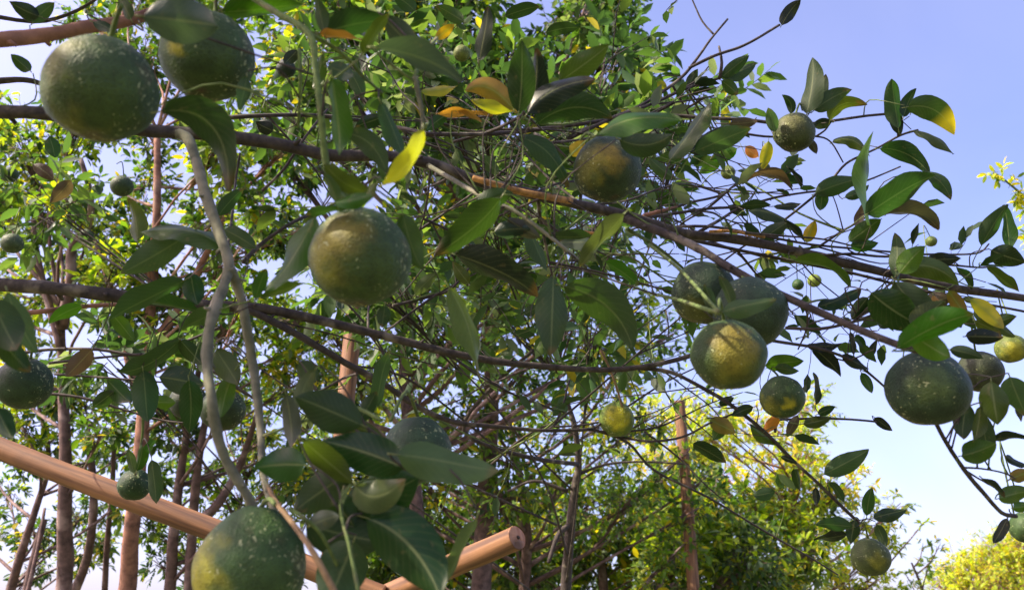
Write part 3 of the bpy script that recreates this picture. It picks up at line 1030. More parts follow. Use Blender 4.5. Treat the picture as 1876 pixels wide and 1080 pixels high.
# twigs against the sky, upper right
branch([(1040, 255, .98), (1110, 222, 1.0), (1180, 190, 1.05), (1245, 145, 1.1), (1275, 110, 1.12), (1300, 75, 1.13), (1333, 35, 1.15)], 8, 4)
branch([(1262, 125, 1.1), (1310, 102, 1.1), (1352, 88, 1.12), (1385, 72, 1.12), (1428, 46, 1.15)], 6, 5)
branch([(1120, 218, 1.0), (1200, 188, 1.05), (1250, 165, 1.08), (1290, 152, 1.1), (1320, 143, 1.1)], 7, 5)
branch([(1318, 144, 1.1), (1322, 115, 1.1), (1317, 85, 1.12)], 7, 4)
branch([(1200, 190, 1.05), (1250, 186, 1.08), (1308, 176, 1.1)], 4, 3)
branch([(1245, 165, 1.08), (1275, 148, 1.1), (1298, 122, 1.12)], 4, 2.5)
branch([(780, 246, .92), (880, 246, .95), (960, 240, .98), (1060, 228, 1.0), (1150, 215, 1.03), (1230, 212, 1.05), (1290, 216, 1.05), (1370, 220, 1.05), (1440, 228, 1.06), (1490, 226, 1.07), (1522, 222, 1.08), (1590, 212, 1.1), (1640, 208, 1.1)], 9, 5)
branch([(1350, 242, 1.06), (1400, 250, 1.06), (1450, 250, 1.08), (1495, 250, 1.08), (1522, 260, 1.1), (1545, 298, 1.1)], 5, 2.5)
branch([(1495, 250, 1.08), (1512, 238, 1.08), (1522, 222, 1.08)], 4, 3)
branch([(1525, 328, 1.1), (1550, 300, 1.1), (1580, 284, 1.1), (1610, 270, 1.12), (1650, 248, 1.12), (1682, 238, 1.12)], 5, 4)
branch([(1500, 350, 1.08), (1525, 328, 1.1)], 5, 5)
branch([(1645, 248, 1.12), (1648, 225, 1.1), (1650, 208, 1.1)], 4, 3)
# twigs and shoots in the left half
branch([(405, 216, .95), (480, 212, .95), (560, 211, .98), (640, 218, 1.0), (720, 232, 1.02), (790, 246, .95)], 9, 7)
branch([(-220, 95, .7), (-30, 75, .7), (60, 68, .72), (150, 52, .74), (240, 36, .76), (330, 2, .78), (420, -40, .8)], 30, 18, M_TRUNK_RED)
branch([(-60, 20, 1.0), (60, 40, 1.0), (140, 20, 1.0), (200, -20, 1.0)], 9, 5)
branch([(-30, 152, 1.0), (40, 146, 1.0), (90, 160, 1.0), (150, 200, 1.0)], 12, 7)
branch([(-30, 575, 1.0), (60, 572, 1.0), (140, 562, 1.0), (240, 556, 1.0)], 11, 8, M_TRUNK_RED)
branch([(20, 650, 1.1), (90, 640, 1.1), (180, 640, 1.1), (260, 650, 1.1), (340, 625, 1.1), (400, 600, 1.1)], 7, 5)
branch([(90, 665, 1.1), (180, 655, 1.1), (260, 648, 1.1)], 6, 4)
branch([(100, 685, 1.2), (200, 692, 1.2), (300, 700, 1.2)], 5, 3)
branch([(85, 720, 1.2), (150, 728, 1.2), (220, 748, 1.2), (300, 770, 1.2), (360, 775, 1.2)], 6, 3)
branch([(445, 480, .85), (480, 445, .88), (540, 405, .9), (600, 380, 1.0), (680, 330, 1.1)], 9, 4)
branch([(415, 465, .82), (425, 400, .9), (432, 330, 1.0), (440, 280, 1.0)], 6, 4)
branch([(480, 350, 1.1), (520, 310, 1.1), (560, 250, 1.1), (600, 200, 1.15)], 6, 4)
branch([(790, 300, .9), (780, 380, 1.0), (760, 450, 1.1)], 5, 3)
branch([(720, 560, .95), (780, 545, .98), (825, 530, .98), (860, 490, 1.0)], 7, 4)
branch([(700, 612, .92), (730, 590, .95), (800, 540, .98)], 5, 3)
branch([(985, 358, .87), (990, 400, .9), (1000, 450, .95), (1012, 505, .95)], 8, 4)
branch([(980, 245, .98), (1010, 262, .9), (1050, 300, .9)], 6, 4)
branch([(830, 260, .98), (900, 240, .95), (950, 215, .9), (960, 205, .85)], 7, 6)
branch([(690, 240, 1.0), (800, 270, 1.0), (880, 300, 1.05), (960, 330, 1.1)], 5, 3)
branch([(780, 215, 1.0), (840, 235, 1.0), (900, 245, 1.0)], 5, 4)
branch([(740, 440, 1.2), (830, 380, 1.2), (900, 330, 1.2), (980, 270, 1.2), (1040, 240, 1.2)], 6, 3)
branch([(560, 480, 1.2), (640, 560, 1.2), (700, 640, 1.2), (730, 760, 1.25)], 5, 3)
branch([(1150, 420, .92), (1200, 450, 1.0), (1250, 490, 1.05), (1300, 545, 1.05)], 8, 4, M_TWIG)
branch([(1020, 430, 1.1), (1080, 460, 1.1), (1150, 470, 1.1), (1230, 520, 1.1), (1290, 560, 1.0)], 4, 3, M_TWIG)
branch([(1000, 790, 1.02), (1060, 740, 1.05), (1130, 680, 1.05), (1200, 620, 1.1), (1260, 570, 1.1)], 5, 3)
branch([(900, 850, 1.2), (960, 800, 1.2), (1020, 770, 1.2)], 5, 3)
branch([(1180, 395, .92), (1240, 378, .95)], 9, 4, M_TRUNK_RED)
# pale hanging shoots, close to the lens
branch([(322, 243, .758), (345, 256, .75), (362, 305, .725), (378, 360, .70), (398, 415, .68), (416, 468, .66), (418, 500, .65), (396, 560, .62), (382, 610, .6), (380, 670, .58), (388, 730, .56), (396, 790, .56), (414, 842, .56), (440, 885, .56), (462, 930, .565), (486, 1000, .57)], 22, 18, M_SHOOT, 'shoot', 0.3)
branch([(422, 490, .65), (440, 540, .66), (452, 600, .66), (462, 660, .66), (472, 730, .64), (478, 800, .62), (482, 870, .58), (505, 945, .56)], 19, 12, M_SHOOT, 'shoot', 0.3)
branch([(486, 880, .57), (505, 918, .53), (530, 950, .49), (570, 1005, .455), (615, 1090, .44), (640, 1160, .44)], 8, 14, M_TAN, 'shoot', 0.25)
branch([(330, -120, .62), (430, -30, .58), (500, 20, .56), (566, 62, .54), (578, 130, .53), (588, 210, .52), (596, 290, .52), (606, 340, .52), (640, 372, .52)], 12, 13, M_TWIG, 'shoot', 0.08)
branch([(566, 62, .54), (600, 80, .55), (640, 110, .56), (665, 140, .57), (700, 170, .6)], 9, 5, M_TWIG, 'shoot', 0.08)
branch([(760, 140, .52), (768, 180, .52), (774, 215, .52), (772, 245, .52)], 10, 6, M_SHOOT, 'shoot', 0.05)
branch([(800, 70, .6), (775, 100, .55), (760, 140, .52)], 6, 8, M_TWIG, 'shoot', 0.05)
branch([(548, 90, .6), (550, 160, .6), (546, 235, .62)], 8, 5, M_TWIG, 'shoot', 0.05)
branch([(780, 300, .84), (880, 358, .72), (940, 385, .70), (990, 420, .69), (1040, 460, .69), (1075, 490, .7)], 9, 6, M_SHOOT, 'shoot', 0.06)
branch([(1180, 535, .8), (1240, 548, .7), (1290, 565, .6), (1315, 572, .58)], 6, 9, M_TWIG, 'shoot', 0.06)
branch([(1190, 448, .9), (1240, 488, .75), (1280, 530, .65), (1315, 570, .58)], 7, 8, M_TWIG, 'shoot', 0.06)
branch([(640, 750, .62), (680, 800, .56), (720, 830, .53), (745, 860, .52)], 7, 6, M_TWIG, 'shoot', 0.06)
branch([(478, 800, .62), (560, 770, .6), (640, 745, .6), (700, 770, .58)], 6, 8, M_TWIG, 'shoot', 0.06)
branch([(640, 850, .55), (625, 930, .5), (640, 1000, .48), (660, 1100, .46)], 6, 8, M_TWIG, 'shoot', 0.06)
branch([(620, 1040, .5), (590, 980, .48), (560, 950, .47), (528, 930, .47)], 6, 8, M_TWIG, 'shoot', 0.06)
branch([(260, 725, 1.05), (262, 780, 1.05), (256, 830, 1.05), (250, 862, 1.05)], 5, 5, M_TWIG, 'shoot', 0.06)
branch([(1100, 640, 1.0), (1115, 670, 1.0), (1130, 710, 1.0), (1140, 745, 1.0)], 5, 4, M_TAN, 'shoot', 0.06)

# unseen overhead limbs and leaves, added to this tree for dappled shade
rr = random.Random(77)
over_recs, over_tw = [], Buf()
for (ex, ey, ez, r) in [(0.2, -0.2, 3.2, .03), (-0.4, -0.9, 3.3, .028), (0.9, 0.2, 3.1, .02), (-0.2, 0.5, 3.4, .02), (0.7, -0.9, 3.2, .018), (-1.9, 0.2, 3.2, .024), (-1.5, -0.9, 2.9, .022)]:
    s = ROOT + Vector((0.0, -0.05, 2.2))
    e = Vector((ex, ey, ez))
    m = s.lerp(e, .5) + Vector((0, 0, .12))
    Buf().tube([s, m, e], [r, r * .7, r * .3], 8, 6, 0.1).add('branch', M_TRUNK, tree)  # added unseen overhead limb, for dappled shade
    for k in range(62):
        t = rr.uniform(0.15, 1.1)
        p = s.lerp(e, t) + rand_dir(rr) * rr.uniform(0.05, 0.35)
        tmp = []
        spray(rr, None, tmp, p, rand_dir(rr), 0.3, 9, 0.065, (5, 4, 2.5, 2, 0.35), 0.002)
        for q in tmp:
            pr = project(q[0])
            if pr is not None and -90 < pr[0] < 1966 and -90 < pr[1] < 1170:
                continue
            over_recs.append(q)

# ------------------------------------------------------------------ leaves of the near tree, one by one
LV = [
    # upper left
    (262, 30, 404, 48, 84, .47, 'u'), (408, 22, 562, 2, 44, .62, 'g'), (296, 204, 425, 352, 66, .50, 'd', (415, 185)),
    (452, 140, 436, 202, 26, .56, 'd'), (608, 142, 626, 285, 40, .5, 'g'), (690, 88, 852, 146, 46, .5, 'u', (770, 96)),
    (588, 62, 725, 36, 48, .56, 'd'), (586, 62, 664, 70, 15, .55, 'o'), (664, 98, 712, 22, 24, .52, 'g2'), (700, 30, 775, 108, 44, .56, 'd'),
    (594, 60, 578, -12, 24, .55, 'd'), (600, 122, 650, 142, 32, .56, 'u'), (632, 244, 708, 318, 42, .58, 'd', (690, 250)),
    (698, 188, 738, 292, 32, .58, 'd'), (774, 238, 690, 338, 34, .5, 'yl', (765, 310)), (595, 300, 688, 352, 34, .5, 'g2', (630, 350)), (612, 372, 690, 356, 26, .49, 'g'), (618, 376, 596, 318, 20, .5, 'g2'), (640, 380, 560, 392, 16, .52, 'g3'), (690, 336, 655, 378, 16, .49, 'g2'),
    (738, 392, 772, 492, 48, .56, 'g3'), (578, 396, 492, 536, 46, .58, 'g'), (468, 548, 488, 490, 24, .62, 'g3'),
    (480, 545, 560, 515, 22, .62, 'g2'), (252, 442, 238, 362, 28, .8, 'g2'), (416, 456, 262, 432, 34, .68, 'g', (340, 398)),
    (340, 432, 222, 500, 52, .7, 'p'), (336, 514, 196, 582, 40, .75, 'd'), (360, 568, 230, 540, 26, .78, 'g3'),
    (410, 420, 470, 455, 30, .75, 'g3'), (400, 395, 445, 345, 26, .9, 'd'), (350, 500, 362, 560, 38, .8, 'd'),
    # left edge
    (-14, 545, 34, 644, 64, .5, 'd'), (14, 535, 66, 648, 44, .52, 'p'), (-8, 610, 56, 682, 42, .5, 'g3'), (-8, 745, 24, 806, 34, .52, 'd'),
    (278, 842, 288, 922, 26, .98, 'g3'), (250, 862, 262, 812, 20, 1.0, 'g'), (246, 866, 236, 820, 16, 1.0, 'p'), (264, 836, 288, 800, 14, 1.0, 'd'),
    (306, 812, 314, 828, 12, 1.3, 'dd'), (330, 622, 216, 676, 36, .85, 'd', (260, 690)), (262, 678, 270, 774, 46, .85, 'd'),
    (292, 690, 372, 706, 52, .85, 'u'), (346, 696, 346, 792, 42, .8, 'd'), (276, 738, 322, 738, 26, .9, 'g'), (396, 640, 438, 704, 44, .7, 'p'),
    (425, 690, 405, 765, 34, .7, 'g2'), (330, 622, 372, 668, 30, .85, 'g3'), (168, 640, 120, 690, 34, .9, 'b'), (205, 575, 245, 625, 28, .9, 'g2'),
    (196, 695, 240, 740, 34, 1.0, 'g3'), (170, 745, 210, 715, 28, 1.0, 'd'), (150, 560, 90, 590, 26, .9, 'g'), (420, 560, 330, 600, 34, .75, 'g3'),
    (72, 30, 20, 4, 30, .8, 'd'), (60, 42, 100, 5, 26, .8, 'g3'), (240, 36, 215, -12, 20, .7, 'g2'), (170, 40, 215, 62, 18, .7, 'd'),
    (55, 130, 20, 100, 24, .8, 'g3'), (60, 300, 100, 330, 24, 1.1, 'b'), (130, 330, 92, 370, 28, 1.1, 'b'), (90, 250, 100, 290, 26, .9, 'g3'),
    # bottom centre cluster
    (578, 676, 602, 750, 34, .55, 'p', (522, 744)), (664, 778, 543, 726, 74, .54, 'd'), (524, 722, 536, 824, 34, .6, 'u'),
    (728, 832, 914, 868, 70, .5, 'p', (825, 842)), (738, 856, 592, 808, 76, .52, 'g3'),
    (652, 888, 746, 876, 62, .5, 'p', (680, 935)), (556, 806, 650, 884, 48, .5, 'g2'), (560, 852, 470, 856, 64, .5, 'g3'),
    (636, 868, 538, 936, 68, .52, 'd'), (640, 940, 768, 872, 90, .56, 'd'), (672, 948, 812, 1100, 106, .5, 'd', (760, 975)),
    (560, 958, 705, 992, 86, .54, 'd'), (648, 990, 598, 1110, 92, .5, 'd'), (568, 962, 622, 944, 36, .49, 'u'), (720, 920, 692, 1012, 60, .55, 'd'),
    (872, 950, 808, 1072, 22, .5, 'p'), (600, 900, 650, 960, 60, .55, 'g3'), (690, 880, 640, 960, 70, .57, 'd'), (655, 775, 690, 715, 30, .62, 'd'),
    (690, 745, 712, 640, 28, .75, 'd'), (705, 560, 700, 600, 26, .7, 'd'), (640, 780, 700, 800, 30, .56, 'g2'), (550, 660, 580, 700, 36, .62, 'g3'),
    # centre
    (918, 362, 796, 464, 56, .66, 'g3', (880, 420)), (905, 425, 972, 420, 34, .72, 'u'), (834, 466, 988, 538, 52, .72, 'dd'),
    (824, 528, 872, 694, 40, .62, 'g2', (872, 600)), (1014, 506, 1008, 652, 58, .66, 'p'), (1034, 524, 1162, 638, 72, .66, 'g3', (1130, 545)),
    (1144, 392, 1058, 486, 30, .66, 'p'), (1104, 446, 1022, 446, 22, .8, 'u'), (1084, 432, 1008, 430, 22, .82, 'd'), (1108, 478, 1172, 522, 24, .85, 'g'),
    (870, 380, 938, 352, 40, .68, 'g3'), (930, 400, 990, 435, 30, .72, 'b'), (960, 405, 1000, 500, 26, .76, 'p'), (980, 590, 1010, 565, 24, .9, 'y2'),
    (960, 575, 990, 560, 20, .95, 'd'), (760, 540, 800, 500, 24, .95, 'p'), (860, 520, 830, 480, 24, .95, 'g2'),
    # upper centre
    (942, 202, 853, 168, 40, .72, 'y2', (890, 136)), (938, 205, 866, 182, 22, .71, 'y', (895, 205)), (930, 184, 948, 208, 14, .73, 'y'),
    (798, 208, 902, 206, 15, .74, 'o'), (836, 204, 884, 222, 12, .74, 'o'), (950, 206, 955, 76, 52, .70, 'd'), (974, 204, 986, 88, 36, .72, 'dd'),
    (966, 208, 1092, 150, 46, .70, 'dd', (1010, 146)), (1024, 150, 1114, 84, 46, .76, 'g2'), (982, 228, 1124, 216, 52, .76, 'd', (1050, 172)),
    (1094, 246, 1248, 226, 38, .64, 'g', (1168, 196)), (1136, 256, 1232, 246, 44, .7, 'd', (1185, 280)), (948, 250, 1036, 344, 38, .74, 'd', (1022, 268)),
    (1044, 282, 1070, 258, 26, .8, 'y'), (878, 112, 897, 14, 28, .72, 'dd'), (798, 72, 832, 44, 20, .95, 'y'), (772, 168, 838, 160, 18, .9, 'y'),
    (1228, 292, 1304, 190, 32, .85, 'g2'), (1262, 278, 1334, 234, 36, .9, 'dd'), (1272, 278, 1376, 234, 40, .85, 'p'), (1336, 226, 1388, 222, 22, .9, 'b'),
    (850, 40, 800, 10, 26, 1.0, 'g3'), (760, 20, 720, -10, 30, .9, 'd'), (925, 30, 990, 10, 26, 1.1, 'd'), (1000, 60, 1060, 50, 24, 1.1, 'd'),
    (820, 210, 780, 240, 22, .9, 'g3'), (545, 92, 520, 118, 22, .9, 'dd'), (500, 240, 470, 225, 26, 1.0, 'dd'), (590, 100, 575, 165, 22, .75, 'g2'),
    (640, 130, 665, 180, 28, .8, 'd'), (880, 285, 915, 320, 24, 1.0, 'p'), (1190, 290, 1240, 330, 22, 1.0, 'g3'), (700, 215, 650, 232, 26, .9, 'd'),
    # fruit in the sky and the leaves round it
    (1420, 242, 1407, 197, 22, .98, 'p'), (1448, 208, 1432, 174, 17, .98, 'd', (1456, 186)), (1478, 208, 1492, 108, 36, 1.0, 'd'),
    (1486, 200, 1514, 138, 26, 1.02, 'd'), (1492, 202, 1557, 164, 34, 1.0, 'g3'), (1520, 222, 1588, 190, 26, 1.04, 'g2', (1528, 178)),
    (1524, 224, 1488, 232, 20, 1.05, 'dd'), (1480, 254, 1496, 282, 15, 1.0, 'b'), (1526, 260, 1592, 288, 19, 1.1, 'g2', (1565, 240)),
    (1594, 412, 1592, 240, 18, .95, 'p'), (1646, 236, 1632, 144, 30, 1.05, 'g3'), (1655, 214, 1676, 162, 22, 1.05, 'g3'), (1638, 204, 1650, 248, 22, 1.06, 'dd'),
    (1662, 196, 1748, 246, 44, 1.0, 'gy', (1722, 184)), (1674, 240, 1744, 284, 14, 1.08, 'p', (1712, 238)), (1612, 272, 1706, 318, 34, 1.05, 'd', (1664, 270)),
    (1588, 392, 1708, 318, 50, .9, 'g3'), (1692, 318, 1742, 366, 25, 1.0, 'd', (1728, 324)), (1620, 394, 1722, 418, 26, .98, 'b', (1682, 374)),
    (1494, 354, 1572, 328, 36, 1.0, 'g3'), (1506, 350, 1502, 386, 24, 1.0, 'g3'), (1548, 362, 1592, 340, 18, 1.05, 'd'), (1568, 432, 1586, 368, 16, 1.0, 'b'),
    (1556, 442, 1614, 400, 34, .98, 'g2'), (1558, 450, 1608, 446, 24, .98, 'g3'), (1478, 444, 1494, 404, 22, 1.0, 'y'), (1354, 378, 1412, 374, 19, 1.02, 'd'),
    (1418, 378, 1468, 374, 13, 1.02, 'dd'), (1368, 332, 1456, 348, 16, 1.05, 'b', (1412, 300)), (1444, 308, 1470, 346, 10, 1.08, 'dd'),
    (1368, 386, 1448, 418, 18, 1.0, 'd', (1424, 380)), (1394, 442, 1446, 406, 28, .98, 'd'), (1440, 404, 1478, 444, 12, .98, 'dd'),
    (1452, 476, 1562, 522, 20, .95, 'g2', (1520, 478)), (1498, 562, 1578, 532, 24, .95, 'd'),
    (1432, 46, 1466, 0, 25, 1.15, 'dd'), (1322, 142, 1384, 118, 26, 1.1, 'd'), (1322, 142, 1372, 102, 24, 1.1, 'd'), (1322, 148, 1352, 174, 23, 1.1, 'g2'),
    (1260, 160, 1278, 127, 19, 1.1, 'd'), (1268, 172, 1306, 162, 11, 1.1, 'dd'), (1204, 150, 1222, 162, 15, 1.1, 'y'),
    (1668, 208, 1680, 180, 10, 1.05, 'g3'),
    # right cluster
    (1640, 506, 1642, 428, 30, .92, 'd'), (1648, 500, 1692, 452, 40, .9, 'g'), (1672, 448, 1682, 408, 11, 1.0, 'dd'), (1698, 476, 1758, 474, 26, .98, 'dd'),
    (1650, 492, 1754, 522, 42, .92, 'g2', (1712, 470)), (1752, 488, 1782, 528, 15, 1.02, 'd'), (1798, 450, 1844, 374, 28, 1.02, 'g3'), (1850, 460, 1842, 374, 22, 1.03, 'g3'),
    (1816, 458, 1876, 478, 42, 1.0, 'd'), (1810, 488, 1868, 532, 19, 1.03, 'g2'), (1596, 536, 1690, 598, 70, .8, 'g3'), (1640, 516, 1722, 606, 60, .82, 'd'),
    (1670, 598, 1726, 552, 46, .78, 'g2'), (1612, 600, 1650, 552, 34, .84, 'd'), (1710, 540, 1730, 586, 18, .86, 'o'), (1738, 532, 1772, 580, 24, .86, 'y2'),
    (1778, 548, 1838, 602, 30, .86, 'y'), (1800, 570, 1856, 618, 26, .88, 'g2'), (1646, 636, 1786, 572, 48, .62, 'g', (1722, 588)), (1672, 612, 1742, 656, 46, .63, 'g'),
    (1786, 588, 1834, 614, 22, .86, 'g2'), (1770, 616, 1838, 618, 30, .84, 'dd'), (1814, 592, 1862, 578, 24, .88, 'g3'), (1690, 560, 1744, 542, 34, .88, 'b'),
    (1730, 560, 1762, 600, 30, .88, 'd'), (1590, 545, 1560, 585, 26, .9, 'd'), (1740, 640, 1800, 655, 24, .8, 'd'),
    # below the right cluster
    (1478, 632, 1542, 630, 18, 1.0, 'dd'), (1488, 636, 1542, 688, 25, 1.0, 'dd'), (1542, 650, 1590, 676, 20, 1.0, 'dd'), (1558, 608, 1566, 652, 11, 1.0, 'dd'),
    (1570, 612, 1588, 652, 15, 1.0, 'd'), (1592, 658, 1606, 622, 12, 1.0, 'dd'), (1578, 682, 1598, 720, 18, 1.02, 'g3'), (1494, 742, 1493, 682, 10, 1.08, 'dd'),
    (1498, 758, 1530, 744, 16, 1.08, 'd'), (1472, 776, 1522, 764, 22, 1.08, 'g2'), (1602, 764, 1634, 788, 17, 1.1, 'dd'), (1510, 868, 1592, 824, 36, 1.04, 'g3'),
    (1528, 874, 1548, 860, 8, 1.04, 'dd'), (1816, 698, 1828, 776, 48, .72, 'g2'), (1850, 690, 1880, 760, 46, .74, 'g3'), (1862, 742, 1872, 772, 11, .76, 'dd'),
    (1772, 738, 1764, 806, 36, .74, 'd'), (1796, 744, 1784, 812, 24, .72, 'g2'), (1762, 834, 1824, 812, 44, .73, 'g2'), (1800, 760, 1815, 840, 34, .76, 'd'),
    (1812, 806, 1882, 800, 15, .78, 'dd'), (1842, 834, 1882, 854, 13, .8, 'dd'), (1798, 874, 1842, 908, 13, .78, 'dd'), (1850, 878, 1890, 864, 24, .82, 'y2'),
    (1830, 912, 1890, 898, 32, .8, 'g2'), (1846, 948, 1820, 996, 19, .8, 'dd'), (1856, 930, 1890, 925, 20, .8, 'g'),
    (1270, 812, 1330, 846, 27, 1.0, 'd'), (1300, 768, 1348, 792, 30, 1.0, 'y2'), (1326, 772, 1306, 806, 24, 1.0, 'g2'), (1426, 762, 1398, 792, 20, 1.05, 'o'),
    (1374, 778, 1428, 814, 19, 1.02, 'g2'), (1430, 836, 1460, 848, 12, 1.04, 'dd'), (1455, 858, 1464, 898, 16, 1.05, 'd'), (1494, 892, 1496, 926, 13, 1.06, 'dd'),
    (1520, 882, 1546, 918, 15, 1.05, 'd'), (1588, 944, 1597, 892, 22, 1.04, 'g3'), (1600, 948, 1660, 934, 25, 1.04, 'd'), (1562, 964, 1494, 958, 25, 1.04, 'd'),
    (1552, 978, 1490, 986, 19, 1.05, 'dd'), (1566, 952, 1558, 994, 24, 1.05, 'd'), (1606, 960, 1624, 1000, 20, 1.06, 'd'), (1420, 900, 1380, 908, 24, 1.2, 'g3'),
    (1402, 668, 1470, 660, 30, 1.1, 'g'), (1420, 672, 1462, 680, 20, 1.1, 'g3'), (1240, 280, 1200, 300, 18, 1.1, 'g2'), (1462, 760, 1442, 800, 18, 1.1, 'b'),
    (1366, 268, 1390, 288, 20, 1.5, 'o'), (1408, 258, 1396, 312, 22, 1.5, 'y'), (1350, 272, 1300, 292, 26, 1.5, 'g'), (1440, 290, 1470, 300, 16, 1.5, 'g2'),
    (1320, 300, 1280, 318, 20, 1.5, 'g'), (1380, 745, 1340, 762, 20, 1.0, 'd'), (1318, 742, 1345, 728, 16, 1.0, 'd'), (1340, 560, 1318, 505, 20, .62, 'g3'),
    (1322, 572, 1420, 552, 34, .6, 'g3'), (1310, 575, 1290, 520, 22, .64, 'd'),
]
SA = np.array([tuple(p) for p in SAMPLES])
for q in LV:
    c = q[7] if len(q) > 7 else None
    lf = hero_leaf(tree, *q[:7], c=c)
    base = lf.location + tree.location
    dist = np.linalg.norm(SA - np.array(tuple(base)), axis=1)
    k = int(dist.argmin())
    if 0.004 < dist[k] < 0.11:
        # the leaf's own twiglet, from the branch to its stalk
        e = Vector(SA[min(k + 3, len(SA) - 1)]) if np.linalg.norm(SA[min(k + 3, len(SA) - 1)] - SA[k]) < 0.1 else Vector(SA[k])
        tipdir = (at(q[2], q[3], q[5]) - at(q[0], q[1], q[5])).normalized()
        a0 = base - tipdir * 0.004
        m = a0.lerp(e, 0.5) - tipdir * float(dist[k]) * 0.2 + Vector((0, 0, 0.06)) * float(dist[k])
        w = max(0.0007, q[4] * q[5] / FPX * 0.022)
        Buf().tube([e, m, a0], [w * 1.3, w, w * 0.8], 5, 4, 0.15).add('twig', M_TWIG if leaf_count % 3 == 0 else M_BARK, tree)

# fine criss-crossing twigs with small leaves, growing off the branches
rt = random.Random(321)
fine_recs = []
for k in range(230):
    p0 = Vector(SAMPLES[rt.randrange(len(SAMPLES))])
    q0 = project(p0)
    if q0 is None or not (380 < q0[0] < 1800 and 20 < q0[1] < 900) or q0[2] < 0.75:
        continue
    dirv = (RGT * rt.choice((1, 1, 1, -0.6)) * rt.uniform(0.5, 1) + UPV * rt.uniform(-0.6, 0.7) + FWD * rt.uniform(0.2, 1.0)).normalized()
    ln = rt.uniform(0.12, 0.4)
    pts = [p0]
    dv = dirv
    for j in range(5):
        dv = (dv + rand_dir(rt) * 0.22).normalized()
        pts.append(pts[-1] + dv * ln / 5)
    bad = False
    for p in pts[1:]:
        q1 = project(p)
        if q1 is None or (q1[0] > 1300 and q1[1] < 210) or (q1[0] > 1470 and q1[1] < 430) or (q1[0] > 1440 and q1[1] > 640) or (q1[0] < 620 and q1[1] < 260) or q1[0] > 1800:
            bad = True
    if bad:
        continue
    w = rt.uniform(0.0009, 0.0019)
    b = Buf()
    b.tube(pts, [w * (1 - 0.13 * j) for j in range(6)], 5, 3, 0.2)
    for j in (2, 3, 4):
        if rt.random() < 0.75:
            sd = (dv.cross(rand_dir(rt)).normalized() + dv * 0.7).normalized()
            e = pts[j] + sd * ln * rt.uniform(0.15, 0.35)
            b.tube([pts[j], pts[j].lerp(e, .5) + rand_dir(rt) * ln * 0.02, e], [w * 0.6, w * 0.5, w * 0.35], 4, 2)
            for z in range(rt.randint(0, 3)):
                fine_recs.append((e.lerp(pts[j], z * 0.25), (sd + rand_dir(rt) * 0.6).normalized(), (Vector((0, 0, 1)) + rand_dir(rt) * 0.8).normalized(), rt.uniform(0.018, 0.04), rt.choices(range(5), (6, 4, 2, 1.5, 0.25))[0]))
    for z in range(rt.randint(1, 3)):
        fine_recs.append((pts[-1], (dv + rand_dir(rt) * 0.6).normalized(), (Vector((0, 0, 1)) + rand_dir(rt) * 0.8).normalized(), rt.uniform(0.02, 0.045), rt.choices(range(5), (6, 4, 2, 1.5, 0.25))[0]))
    b.add('twig', M_BARK if k % 4 else M_TWIG, tree)
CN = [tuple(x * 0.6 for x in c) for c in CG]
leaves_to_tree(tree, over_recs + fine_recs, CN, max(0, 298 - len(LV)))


# ------------------------------------------------------------------ fruit
FG = 'green citrus fruits hanging in the trees'


